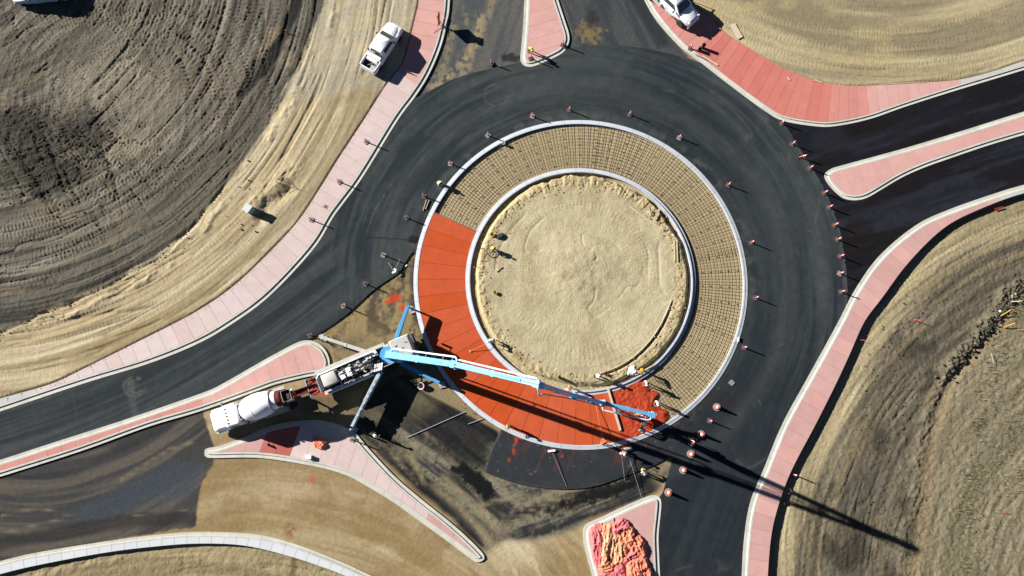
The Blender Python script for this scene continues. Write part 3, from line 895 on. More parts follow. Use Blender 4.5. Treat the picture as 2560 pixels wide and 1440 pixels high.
def paint_main(X, Y, px_, py_):
    r = np.hypot(X - CC.x, Y - CC.y); t = np.arctan2(Y - CC.y, X - CC.x)
    # lay direction: round the circle, or along the left arm / lower arm
    s1 = .6 * fbm(r * .9, t * 3.2, 201, 4) + .4 * fbm(r * 3.4, t * 4, 241, 3)
    la = (px_ * .33 + py_ * .94) * .041 + .0000115 * (px_ - 100) ** 2
    ll = (px_ * .94 - py_ * .33) * .041
    s2 = .6 * fbm(la * 1.1, ll * .045, 203, 4) + .4 * fbm(la * 3.6, ll * .06, 243, 3)
    lb = (px_ * .93 + py_ * .33) * .041
    s3 = .6 * fbm(lb * 1.1, (py_ * .93) * .041 * .05, 205, 4) + .4 * fbm(lb * 3.4, (py_ * .93) * .041 * .06, 245, 3)
    w2 = sst(940, 760, px_ - (py_ - 700) * .3); w3 = sst(960, 1080, py_) * sst(1500, 1650, px_)
    s = s1 * (1 - w2) * (1 - w3) + s2 * w2 + s3 * w3 * (1 - w2)
    nb = fbm(X * .1, Y * .1, 207); nf = fbm(X * 2.4, Y * 2.4, 209)
    c = np.zeros(X.shape + (3,), np.float32) + CA(60, 66, 70)
    c = lerp3(c, CA(80, 84, 84), sst(.4, .7, s) * .85)
    c = lerp3(c, CA(46, 52, 57), sst(.52, .36, s) * .8)
    c = lerp3(c, CA(74, 79, 78), sst(.4, .62, nb) * sst(1000, 500, py_) * .5)  # glare on the upper road, painted as a lighter asphalt colour
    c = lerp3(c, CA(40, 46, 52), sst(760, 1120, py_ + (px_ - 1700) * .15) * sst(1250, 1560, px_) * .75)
    c = lerp3(c, CA(44, 50, 54), sst(4.4, 1.2, np.abs(r - 20.3) + (nb - .5) * 4) * sst(1300, 1500, px_) * .45)
    c = lerp3(c, CA(86, 90, 88), np.exp(-((r - 21.2 - (nb - .5)) / .8) ** 2) * .35)
    c = lerp3(c, CA(98, 102, 98), np.exp(-((r - R_OUT - .5) / .45) ** 2) * sst(.5, .68, fbm(t * 20, r * .6, 211)) * .5)
    # lower pad laid apart
    pad = sst(0, 3, sdf_px([(1213, 1172), (1240, 1100), (1255, 1070), (1440, 1120), (1700, 1080), (1700, 1135), (1425, 1230), (1220, 1190)], px_, py_))
    c = lerp3(c, CA(58, 60, 64), pad * .9)
    c = lerp3(c, CA(112, 116, 112), np.exp(-(dist_px([(1250, 1082), (1222, 1130), (1213, 1172)], px_, py_) / 4) ** 2) * .6)
    spk = vnoise(X * 5, Y * 5, 213) * vnoise(X * 2.1, Y * 2.1, 214)
    c = lerp3(c, CA(120, 118, 112), sst(.62, .8, spk) * (pad * .8 + .15 * sst(.5, .7, nb)))
    # scuffs: curved tyre scrapes
    for x, y, rr, w in ((335, 967, 26, 4), (340, 967, 17, 3), (330, 960, 8, 6), (1395 - 155, 238, 30, 1.6)):
        d = np.abs(np.hypot(px_ - x, (py_ - y) * 1.12) - rr)
        c = lerp3(c, CA(118, 114, 106), np.exp(-(d / w) ** 2) * sst(.35, .6, nf) * .55)
    for ln in ([(2050, 230 + 270), (2038, 550), (2035, 560)], [(2020, 575), (2043, 590)], [(980, 460), (940, 520), (925, 560)], [(890, 560), (920, 520)], [(1940, 870), (1990, 840)], [(1895, 1000), (1905, 1012)]):
        c = lerp3(c, CA(110, 112, 110), np.exp(-((dist_px(ln, px_, py_) + (nf - .5) * 3) / 1.6) ** 2) * sst(.45, .6, nf) * .8)
    sc = grooves(r, t, .22, 7, 215, 40) * sst(.55, .65, fbm(X * .2, Y * .2, 217))
    c = lerp3(c, CA(104, 106, 104), sc * .45)
    # cracks, construction joints
    nz = (fbm(X * 1.1, Y * 1.1, 219) - .5) * 10
    for ln, w in (([(918, 592), (960, 596), (1000, 598), (1030, 603)], 1.3),):
        c = lerp3(c, CA(24, 26, 28), np.exp(-((dist_px(ln, px_, py_ + nz * .3)) / w) ** 2) * .9)
    c = lerp3(c, CA(26, 27, 30), sst(1.2, .7, np.hypot((px_ - 1032) / 14, (py_ - 600) / 10) + nz * .15) * .8)
    for ln in ([(612, 800), (640, 838)], [(1905, 280), (1952, 309), (1998, 372)], [(1690, 1131), (1706, 1080), (1760, 1020)]):
        c = lerp3(c, CA(34, 37, 40), np.exp(-(dist_px(ln, px_, py_) / 1.6) ** 2) * .55)
    c = lerp3(c, CA(60, 40, 34), sst(.9, .3, np.hypot((px_ - 1790) / 90, (py_ - 1000) / 40) + (nf - .5)) * .25)
    # red concrete slopped over the kerb
    s_o = np.zeros(X.shape, np.float32)
    for x, y, sx, sy in ((1308, 1093, 24, 5), (1290, 1103, 5, 14), (1284, 1128, 3, 8), (1272, 1150, 5, 6), (1330, 1097, 10, 5), (1556, 1108, 22, 8), (1405, 1140, 3, 4), (1380, 1118, 4, 3), (1247, 1197, 3, 3)):
        s_o = np.maximum(s_o, sst(1.2, .7, np.hypot((px_ - x) / sx, (py_ - y) / sy) + (fbm(X * 1.6, Y * 1.6, 221) - .5) * 1.5))
    c = lerp3(c, CA(214, 74, 36), s_o * .85)
    strk = sst(.62, .8, vnoise(lb * 2.4, ll * .3, 223)) * sst(0, 20, sdf_px([(1275, 1095), (1680, 1075), (1620, 1160), (1290, 1200)], px_, py_))
    c = lerp3(c, CA(120, 66, 56), strk * .35)
    c = c * (1 + (nf - .5)[..., None] * .3) * (.84, .86, .86)
    return c.astype(np.float32), .006 * (nf - .5)
def sdf_px(poly, px_, py_):
    poly = np.asarray(poly, float)
    out = np.full(px_.shape, -200., np.float32)
    lo, hi = poly.min(0) - 60, poly.max(0) + 60
    k = (px_ > lo[0]) & (px_ < hi[0]) & (py_ > lo[1]) & (py_ < hi[1])
    out[k] = sdf(px_[k], py_[k], poly)
    return out
def dist_px(line, px_, py_):
    line = np.asarray(line, float)
    out = np.full(px_.shape, 999., np.float32)
    lo, hi = line.min(0) - 40, line.max(0) + 40
    k = (px_ > lo[0]) & (px_ < hi[0]) & (py_ > lo[1]) & (py_ < hi[1])
    if k.any():
        out[k] = seg_dist(px_[k], py_[k], line)
    return out
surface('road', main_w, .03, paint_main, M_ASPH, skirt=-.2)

def paint_arms(X, Y, px_, py_):
    la = (px_ * .3 + py_ * .95) * .041; ll = (px_ * .95 - py_ * .3) * .041
    s = fbm(la * 1.0, ll * .06, 231, 4)
    nf = fbm(X * 2, Y * 2, 233); nm = fbm(X * .35, Y * .35, 235)
    c = np.zeros(X.shape + (3,), np.float32) + CA(29, 31, 38)
    c = lerp3(c, CA(50, 53, 62), sst(.42, .72, s) * .8)
    c = lerp3(c, CA(27, 21, 23), sst(.5, .64, fbm(la * .8, ll * .15, 237)) * .8)
    c = lerp3(c, CA(32, 23, 20), sst(1.2, .5, np.hypot((px_ - 2150) / 40, (py_ - 570) / 60) + (nm - .5) * 2) * .6)
    c = lerp3(c, CA(52, 55, 64), sst(1.2, .5, np.hypot((px_ - 2085) / 60, (py_ - 350) / 30) + (nm - .5) * 2) * .4)
    return (c * (1 + (nf - .5)[..., None] * .4) * .75).astype(np.float32), .006 * (nf - .5)
surface('road', arms_w, .012, paint_arms, attr_mat('fresh_asphalt', .85, .2, 1.2, 25., .3, 40., .01, spec=.12), skirt=-.2)

# ================================================================== pavements: bed, kerb pieces and panels
M_KERB = mat('kerb_concrete', C(217, 214, 200), .9, var=.13, scale=1.1, bump=.2, rand=.05)
M_BED = mat('joint_fill', C(164, 120, 110), .95)
M_BED_W = mat('joint_fill_grey', C(120, 118, 112), .95)
def pink(name, r, g, b, var=.09, rand=.03):
    return mat(name, C(r, g, b), .88, var=var, scale=.8, bump=.15, bscale=30, rand=rand)
P_PALE = pink('pink_concrete_pale', 225, 201, 194)
P_MID = pink('pink_concrete', 224, 172, 162)
P_WARM = pink('pink_concrete_warm', 220, 148, 136)
P_DEEP = pink('pink_concrete_deep', 216, 126, 112)
P_WHITE = pink('pale_concrete', 228, 208, 204)
P_LILAC = pink('pink_concrete_lilac', 215, 168, 160)
P_GREY = pink('grey_concrete', 206, 206, 200, .04)
P_SILV = pink('white_concrete', 224, 227, 228, .04)
P_RED = pink('red_damp_concrete', 200, 104, 94)

def walk(soil_px, road_px, kerb, panel, pick, ztop=.15, bedmat=None, kseg=2.4, zlow=-.35):
    A = atn(smooth_line(soil_px, 8)); B = atn(smooth_line(road_px, 8))
    sub = 3
    n = int(round(np.hypot(*np.diff(B, axis=0).T).sum() / panel)) * sub
    Bs = resample(B, n=n + 1)
    As = np.array([nearest_on(A, p) for p in Bs])
    wid = np.hypot(*(As - Bs).T)
    # the nearest points can bunch up: even them out a little
    for _ in range(6):
        As[1:-1] = As[1:-1] * .5 + (As[:-2] + As[2:]) * .25
    d = (As - Bs) / np.maximum(np.hypot(*(As - Bs).T), .01)[:, None]
    kw = np.minimum(kerb, wid * .8)
    Ks = Bs + d * kw[:, None]
    bed = MB()
    poly = [tuple(p) for p in (Ks + As * 0 - d * .03)] + [tuple(p) for p in (As - d * .02)[::-1]]
    vs_, fs = [], []
    for i in range(n + 1):
        for q in (Ks[i], As[i] - d[i] * .015):
            vs_ += [(q[0], q[1], ztop - .012), (q[0], q[1], zlow)]
    for i in range(n):
        a, b = i * 4, i * 4 + 4
        fs += [(a, b, b + 2, a + 2), (a + 2, b + 2, b + 3, a + 3), (a + 1, b + 1, b, a)]
    bed.add(vs_, fs)
    o = bed.build('sidewalk', bedmat or M_BED)
    tag(o, kind='structure')
    g = .012
    for k in range(n // sub):
        i0, i1 = k * sub, k * sub + sub
        if (wid[i0:i1 + 1] - kw[i0:i1 + 1]).max() < .2:
            continue
        mb = MB(); vs_, fs = [], []
        t1, t2 = rnd.uniform(-.003, .003), rnd.uniform(-.003, .003)
        for j in range(sub + 1):
            i = i0 + j
            e = g if j == 0 else (-g if j == sub else 0)
            tg = (Bs[min(i + 1, n)] - Bs[max(i - 1, 0)]); tg = tg / np.hypot(*tg)
            q0, q1 = Ks[i] + d[i] * .012 + tg * e, As[i] + tg * e
            vs_ += [(*q0, ztop + t1), (*q1, ztop + t2), (*q0, ztop - .03), (*q1, zlow)]
        for j in range(sub):
            a, b = j * 4, j * 4 + 4
            fs += [(a, b, b + 1, a + 1), (a + 1, b + 1, b + 3, a + 3), (a + 2, b + 2, b, a)]
        fs += [(0, 1, 3, 2), (sub * 4 + 1, sub * 4, sub * 4 + 2, sub * 4 + 3)]
        mb.add(vs_, fs)
        cpx = to_px(*((Bs[i0 + 1] + As[i0 + 1]) / 2))
        mb.build('panel', pick(cpx[0], cpx[1], k), o)
    ks = max(1, int(round(kseg / panel * sub)))
    prof = [(0., .01), (0, .015 + .045), (.62, .045), (.70, ztop + .004), (1., ztop + .004), (1., zlow)]
    for i0 in range(0, n, ks):
        i1 = min(n, i0 + ks)
        mb = MB(); secs = []
        for i in range(i0, i1 + 1):
            tg = (Bs[min(i + 1, n)] - Bs[max(i - 1, 0)]); tg = tg / np.hypot(*tg)
            e = .008 if i == i0 else (-.008 if i == i1 else 0)
            sec = []
            for f, z in [(0., zlow)] + prof[1:]:
                q = Bs[i] + d[i] * kw[i] * f + tg * e
                sec.append((q[0], q[1], z))
            secs.append(sec)
        mb.loft(secs)
        mb.build('kerb', M_KERB, o)
    return o
def pick_left(x, y, k):
    if y < 190: return P_MID
    if y < 560: return P_PALE
    if y < 700: return P_PALE
    if x > 560: return P_PALE if x > 640 else P_WHITE
    if x > 470: return P_PALE
    if x > 170: return P_WHITE if k % 5 else P_PALE
    return P_GREY if x < 100 else P_WHITE
walk(LW_SOIL, LW_ROAD, .62, 1.5, pick_left)
def pick_right(x, y, k):
    if x > 2500: return P_GREY
    return P_LILAC if k % 4 else P_MID
walk(RW_SOIL, RW_ROAD, .6, 1.55, pick_right, zlow=-.6)
def pick_top(x, y, k):
    if x > 2385: return P_GREY
    if x > 2170: return P_MID
    if x > 2080: return P_WARM
    return P_WARM if x < 1770 else P_DEEP
walk(TW_SOIL, TW_ROAD, .52, 1.2, pick_top)
walk(BW_SOIL, BW_ROAD, .42, 1.25, lambda x, y, k: P_SILV, bedmat=M_BED_W, zlow=-.6)

def offset_poly(L, d):
    n = len(L)
    a = sum(L[i][0] * L[(i + 1) % n][1] - L[(i + 1) % n][0] * L[i][1] for i in range(n))
    sgn = 1 if a > 0 else -1
    out = []
    for i in range(n):
        t = L[(i + 1) % n] - L[i - 1]
        t = t / max(np.hypot(*t), 1e-6)
        out.append(L[i] + np.array([-t[1], t[0]]) * sgn * d)
    return np.array(out)
def clip_half(poly, nrm, c):
    out = []
    for i in range(len(poly)):
        p, q = poly[i], poly[(i + 1) % len(poly)]
        a, b = p @ nrm - c, q @ nrm - c
        if a >= 0: out.append(p)
        if a * b < 0: out.append(p + (q - p) * a / (a - b))
    return out
def island(key, dirpx, panel, pick, kerb=.5, z=.15):
    L = resample(np.vstack([atn(ISL_S[key]), atn(ISL_S[key])[:1]]), .35)[:-1]
    inn = offset_poly(L, kerb)
    # drop folded points where the outline is too tight
    keep = [i for i in range(len(inn)) if nearest_gap(L, inn[i]) > kerb * .9]
    inn2 = inn[keep]
    mids = offset_poly(L, kerb * .56); mid2 = offset_poly(L, kerb * .66)
    bed = MB().prism([tuple(p) for p in inn2], -.3, z - .012)
    o = bed.build('traffic_island', M_BED)
    tag(o, kind='structure')
    n = len(L); seg = 6
    for i0 in range(0, n, seg):
        secs = []
        i1 = min(i0 + seg, n)
        for i in range(i0, i1 + 1):
            j = i % n
            tg = L[(j + 1) % n] - L[j - 1]; tg = tg / np.hypot(*tg)
            e = .006 if i == i0 else (-.006 if i == i1 else 0)
            pts = [(L[j], -.3), (L[j], .05), (mids[j], .035), (mid2[j], z), (inn[j], z + .003), (inn[j], -.3)]
            secs.append([(p[0] + tg[0] * e, p[1] + tg[1] * e, h) for p, h in pts])
        MB().loft(secs).build('kerb', M_KERB, o)
    a, b = atn([dirpx[0], dirpx[1]])
    nrm = (b - a) / np.hypot(*(b - a))
    pr = inn2 @ nrm
    k0 = pr.min()
    kk = int(math.ceil((pr.max() - k0) / panel))
    pl = [p for p in offset_poly(inn2, .012)]
    for k in range(kk):
        q = clip_half(pl, nrm, k0 + k * panel + .009)
        if len(q) < 3: continue
        q = clip_half(q, -nrm, -(k0 + (k + 1) * panel - .009))
        if len(q) < 3: continue
        q = [p for i, p in enumerate(q) if np.hypot(*(p - q[i - 1])) > .01]
        if len(q) < 3: continue
        cx = np.mean(q, 0)
        cp = to_px(*cx)
        MB().prism([tuple(p) for p in q], z - .05, z + rnd.uniform(-.002, .003)).build('panel', pick(cp[0], cp[1], k), o)
    return o
def nearest_gap(L, p):
    q = nearest_on(np.vstack([L, L[:1]]), p)
    return np.hypot(*(q - p))
island('top', ((1360, 0), (1400, 120)), 1.5, lambda x, y, k: P_MID, kerb=.62)
island('right', ((2120, 450), (2560, 310)), 1.6, lambda x, y, k: P_MID, kerb=.55)
island('left', ((0, 1170), (760, 900)), 1.45, lambda x, y, k: P_MID if x > 520 else P_WARM, kerb=.55)
island('lower', ((700, 1060), (880, 1120)), 1.5, lambda x, y, k: P_RED if 676 < x < 748 else (P_LILAC if (x < 640 or x > 1060) else P_PALE), kerb=.55)
island('bottom', ((1560, 1270), (1560, 1440)), 9., lambda x, y, k: P_LILAC, kerb=.6)

# ================================================================== the truck apron ring
M_RING = mat('ring_kerb_concrete', C(212, 217, 224), .85, var=.10, scale=1.2, bump=.15, rand=.04)
M_BASE = mat('base_sand', C(198, 178, 138), .96, var=.12, scale=1.6, bump=.3, bscale=14)
mb = MB(); N = 120
for i in range(N):
    a0, a1 = 2 * PI * i / N, 2 * PI * (i + 1) / N
    mb.add([ringpt(a0, 11.3, -.10), ringpt(a1, 11.3, -.10), ringpt(a1, 17.1, -.10), ringpt(a0, 17.1, -.10)], [(3, 2, 1, 0)])
tag(mb.build('apron_base', M_BASE, fix=False), kind='structure')
def ring_kerb(n, prof, label):
    t = thing('ring_kerb', label, 'kerb', (CC.x, CC.y, 0))
    me = None
    for k in range(n):
        if me is None:
            secs = []
            w = 2 * PI / n
            for j in range(5):
                a = w * j / 4 + (.0006 if j == 0 else -.0006 if j == 4 else 0)
                secs.append([(r * math.cos(a), r * math.sin(a), z) for r, z in prof])
            o = MB().loft(secs).build('kerb_segment', M_RING, t)
            me = o
        else:
            o = me.copy()
            COL.objects.link(o)
            o.parent = t
        o.rotation_euler = (0, 0, k * 2 * PI / n + .03)
    return t
ring_kerb(58, [(16.88, -.2), (16.88, .15), (17.06, .14), (17.08, .115), (17.34, .075), (17.34, -.2)], 'outer pale concrete kerb ring between the dark road and the rebar apron')
ring_kerb(40, [(11.46, -.3), (11.46, .29), (11.62, .29), (11.66, .16), (11.95, .13), (11.95, -.2)], 'inner raised pale kerb ring round the sandy central island')

# red concrete panels, wedge by wedge
M_REDC = mat('fresh_red_concrete', C(208, 82, 22), .85, var=.13, scale=1.1, bump=.25, bscale=30, rand=.04)
M_REDW = mat('wet_red_concrete', C(188, 62, 14), .7, var=.12, scale=2.5, bump=.5, bscale=8)
ap = thing('apron_slab', 'fresh red concrete apron slab with saw joints in the left and lower ring', 'concrete slab', (CC.x, CC.y, 0))
dA = .1085
a = A_START
bd = MB()
while a < A_BOARD - .01:
    a1 = min(a + dA, A_BOARD)
    secs = []
    for j in range(5):
        t = a + (a1 - a) * j / 4 + (.0011 if j == 0 else -.0011 if j == 4 else 0)
        secs.append([(r * math.cos(t), r * math.sin(t), z) for r, z in ((11.96, -.1), (11.96, .11), (14.4, .118), (16.87, .122), (16.87, -.1))])
    MB().loft(secs).build('panel', M_REDC, ap)
    secs = []
    for j in range(5):
        t = a + (a1 - a) * j / 4
        secs.append([(r * math.cos(t), r * math.sin(t), z) for r, z in ((11.97, -.098), (11.97, .10), (16.86, .105), (16.86, -.098))])
    bd.loft(secs, caps=False)
    a = a1
bd.build('joint_fill', mat('red_joint', C(150, 44, 14), .9), ap)
# header board at the start of the pour
MB().bar(ringpt(A_START - .004, 11.97, .06), ringpt(A_START - .004, 16.86, .07), .04, .16).build('header_board', mat('form_wood', C(196, 150, 120), .9), None)
tag(bpy.data.objects['header_board'], 'thin wooden header board where red concrete meets bare rebar', 'board')

# loose red concrete at the pour front
nr, na = 70, 110
Rr, Aa = np.meshgrid(np.linspace(11.96, 16.87, nr), np.linspace(A_BOARD - .005, A_END + .09, na))
Xr, Yr = CC.x + Rr * np.cos(Aa), CC.y + Rr * np.sin(Aa)
edge = A_END + .02 + (fbm(Rr * .8, Aa * 0 + 3, 301) - .5) * .16 - .05 * ((Rr - 14.2) / 2.6) ** 2
lump = fbm(Xr * 1.7, Yr * 1.7, 303, 5)
rg = (1 - np.abs(2 * fbm(Xr * 1.3 + 9, Yr * 1.3, 305, 3) - 1)) ** 5
inn_ = sst(A_BOARD, A_BOARD + .1, Aa)
Zr = .12 + inn_ * ((lump - .44) * .14 + .06 * rg) - sst(-.06, .035, Aa - edge) * .42
colr = np.zeros(Xr.shape + (3,), np.float32) + CA(190, 62, 14)
o = grid_mesh('fresh_concrete', Xr, Yr, Zr, colr, M_REDW)
tag(o, kind='stuff', label='heap of wet red concrete being raked out at the pour front', cat='concrete')

# rebar mat over the rest of the ring
M_BAR = mat('rusty_rebar', C(92, 74, 52), .85, metal=.2, var=.2)
rm = thing('rebar_mat', 'tied rebar grid on sand base round the top and right of the ring', 'rebar', (CC.x, CC.y, 0))
a0, a1 = A_END - 2 * PI + .0, A_START - .01
nrad = int((a1 - a0) * 14.4 / .31)
nrad = min(nrad, 240)
barm = MB().cyl((12.0, 0, 0), (16.84, 0, 0), .016, n=4).mesh('rebar', M_BAR)
for k in range(nrad + 1):
    a = a0 + (a1 - a0) * k / nrad + rnd.uniform(-.0016, .0016)
    o = bpy.data.objects.new('rebar', barm)
    COL.objects.link(o)
    o.parent = rm
    o.location = (0, 0, -.025)
    o.rotation_euler = (0, rnd.uniform(-.002, .002), a + rnd.uniform(-.001, .001))
for k in range(14):
    r = 12.12 + k * (4.6 / 13)
    for h in range(3):
        b0 = a0 + (a1 - a0) * h / 3 - (.05 if h else 0); b1 = a0 + (a1 - a0) * (h + 1) / 3
        rr = r + rnd.uniform(-.03, .03)
        MB().tube([(rr * math.cos(b0 + (b1 - b0) * j / 40), rr * math.sin(b0 + (b1 - b0) * j / 40), .0 + rnd.uniform(-.006, .006)) for j in range(41)], .016, 4).build('rebar', M_BAR, rm)
chm = MB().box((0, 0, -.05), (.10, .07, .08)).mesh('rebar_chair', mat('rebar_block', C(126, 114, 88), .9))
for k in range(0, nrad, 5):
    a = a0 + (a1 - a0) * (k + .5) / nrad
    for j in range(5):
        r = 12.6 + j * .95 + rnd.uniform(-.12, .12)
        if k < 6: continue
        o = bpy.data.objects.new('rebar_chair', chm)
        COL.objects.link(o)
        o.parent = rm
        o.location = (r * math.cos(a), r * math.sin(a), .02)
        o.rotation_euler = (0, 0, rnd.uniform(0, 6))

# ================================================================== central island soil
nr, na = 170, 1000
Rr, Aa = np.meshgrid(np.r_[np.linspace(.02, 9, 100), np.linspace(9.06, 11.47, nr - 100)], np.linspace(0, 2 * PI, na))
Xr, Yr = CC.x + Rr * np.cos(Aa), CC.y + Rr * np.sin(Aa)
ipx, ipy = to_px(Xr, Yr)
nf = fbm(Xr * 2.2, Yr * 2.2, 311); nm = fbm(Xr * .6, Yr * .6, 313); ng = vnoise(Xr * 7, Yr * 7, 315)
sx, sy = at(1440, 680).x, at(1440, 680).y
rs = np.hypot(Xr - sx, Yr - sy); as_ = np.arctan2(Yr - sy, Xr - sx)
spiral = rs + as_ * .28
tr, tm = tread(spiral, as_, 5.5, .9, .30, 321, .52, 1.2)
g1 = grooves(spiral, as_, .3, 4.3, 325, 16) * sst(.45, .6, fbm(spiral * .3, as_ * 2, 327))
z = .34 + .28 * np.exp(-(rs / 3.0) ** 2) * (.6 + .8 * nm) + .02 * tr * sst(9.6, 8.8, Rr) - .06 * g1 * sst(9.8, 9, Rr) + .05 * (nm - .5) + .03 * (nf - .5) + .015 * (ng - .5)
aw = np.mod(Aa, 2 * PI)
lobes = fbm(np.cos(Aa) * 9 + 20, np.sin(Aa) * 9 + 20, 331, 3)
north = sst(-.35, .5, np.sin(Aa - .35)); 
rim = np.exp(-((Rr - 10.35 - (lobes - .5) * .6) / (.42)) ** 2)
radial = fbm(np.cos(Aa) * 34 + 50, np.sin(Aa) * 34 + 50 + Rr * .35, 333, 3)
gran = fbm(Xr * 2.2, Yr * 2.2, 351, 5) - .5
z += rim * (.03 + .20 * (radial - .45) * north + .09 * gran + .08 * (nf - .5)) * (.45 + .6 * north)
rough = sst(9.3, 10.4, Rr)
z += rough * (.17 * (fbm(Xr * 2.6, Yr * 2.6, 335, 5) - .5) + .08 * (radial - .5) * north)
edg = 10.98 + (lobes - .5) * .75 * (.35 + .65 * north)
west = sst(.1, .8, -np.cos(Aa))
z -= sst(edg - .12 - .1 * west, edg + .2, Rr) * .55
west2 = sst(-.1, .6, -np.cos(Aa) - .35 * np.sin(Aa))
z = z * (1 - west2 * sst(10.55, 10.95, Rr)) + (.02 + .1 * gran) * west2 * sst(10.55, 10.95, Rr)
arc = np.exp(-((Rr - 9.9 - .25 * np.sin(Aa * 3)) / .13) ** 2) * sst(-1.5, -1.2, np.mod(Aa + PI, 2 * PI) - PI) * sst(-.2, -.45, np.mod(Aa + PI, 2 * PI) - PI)
z -= .22 * arc * (.5 + nf); z += .12 * np.exp(-((Rr - 9.65 - .25 * np.sin(Aa * 3)) / .16) ** 2) * (arc > .02)
cs = lerp3(np.zeros(Xr.shape + (3,), np.float32) + CA(204, 190, 154), CA(188, 173, 138), sst(.4, .7, nm))
cs = lerp3(cs, CA(216, 202, 166), sst(.45, .7, fbm(Xr * .25, Yr * .25, 337)) * .6)
cs = lerp3(cs, CA(198, 178, 134), rough * .8)
for x, y, w in ((1232, 860, 9), (1240, 880, 8), (1294, 890, 12), (1208, 635, 10), (1300, 890, 8)):
    cs = lerp3(cs, CA(150, 124, 76), np.exp(-(np.hypot(ipx - x, ipy - y) / w) ** 2) * .6)
o = grid_mesh('island_soil', Xr, Yr, z, cs, attr_mat('island_sand', .97, .12, 2., 12., .7, 8., .06, spec=.1))
tag(o, kind='structure')

# ================================================================== materials for the things
WHITE = mat('white_paint', (.80, .80, .79), .35, var=.03, spec=.5, coat=.3)
CREAM = mat('dusty_white_paint', (.40, .39, .355), .6, var=.12, scale=2)
BLUE = mat('boom_blue_paint', C(112, 186, 232, k=1.25), .3, var=.05, spec=.5, coat=.2)
BLUE_D = mat('outrigger_blue_paint', C(84, 168, 222, k=1.15), .45, var=.08)
PALEB = mat('pale_blue_paint', C(176, 206, 222), .4, var=.05, coat=.3)
BLACK = mat('black_plastic', (.012, .012, .014), .6)
RUBBER = mat('rubber', (.018, .018, .018), .85)
DARK = mat('dark_steel', (.035, .035, .037), .6, var=.25)
STEEL = mat('bare_steel', (.36, .36, .35), .45, metal=.6, var=.15)
GREY = mat('grey_paint', (.30, .31, .32), .6, var=.15)
GLASS = mat('dark_glass', (.04, .06, .06), .08, spec=.6, var=.05)
ORANGE_M = mat('orange_plastic', C(244, 92, 48, k=1.05), .55, var=.05)
PINKP = mat('faded_orange_plastic', C(236, 96, 82), .55, var=.06)
REFL = mat('white_sheeting', (.78, .78, .76), .4, var=.04)
DUSTR = mat('dusty_rubber', C(150, 146, 140), .9, var=.2)
DUSTD = mat('dark_dusty_rubber', C(92, 88, 88), .9, var=.2)
WOOD = mat('bare_lumber', C(208, 190, 158), .85, var=.14, scale=4)
WOOD2 = mat('pale_lumber', C(222, 206, 176), .85, var=.12, scale=4)
REDST = mat('concrete_stained_steel', C(104, 34, 28), .85, var=.35, scale=5, bump=.3)
REDSP = mat('red_concrete_residue', C(170, 70, 50), .9, var=.25, scale=6, bump=.4)
RED = mat('red_plastic', C(190, 44, 34), .55)
YELLOW = mat('yellow_plastic', C(232, 208, 60), .55, var=.1)
LIME = mat('lime_fabric', C(222, 226, 70), .8, var=.1)
HIVO = mat('orange_fabric', C(250, 140, 40), .8, var=.1)
SKIN = mat('skin', (.42, .24, .16), .6, var=.06)
SHIRT_W = mat('white_shirt', (.70, .69, .66), .85, var=.08)
SHIRT_G = mat('grey_shirt', (.26, .26, .27), .85, var=.1)
SHIRT_D = mat('dark_shirt', (.03, .03, .035), .85, var=.15)
JEANS = mat('dark_jeans', (.035, .045, .075), .85, var=.2)
KHAKI = mat('khaki_trousers', (.30, .26, .19), .85, var=.15)
BOOTS = mat('work_boots', (.05, .035, .025), .8)
HAIR = mat('dark_hair', (.02, .014, .01), .8)

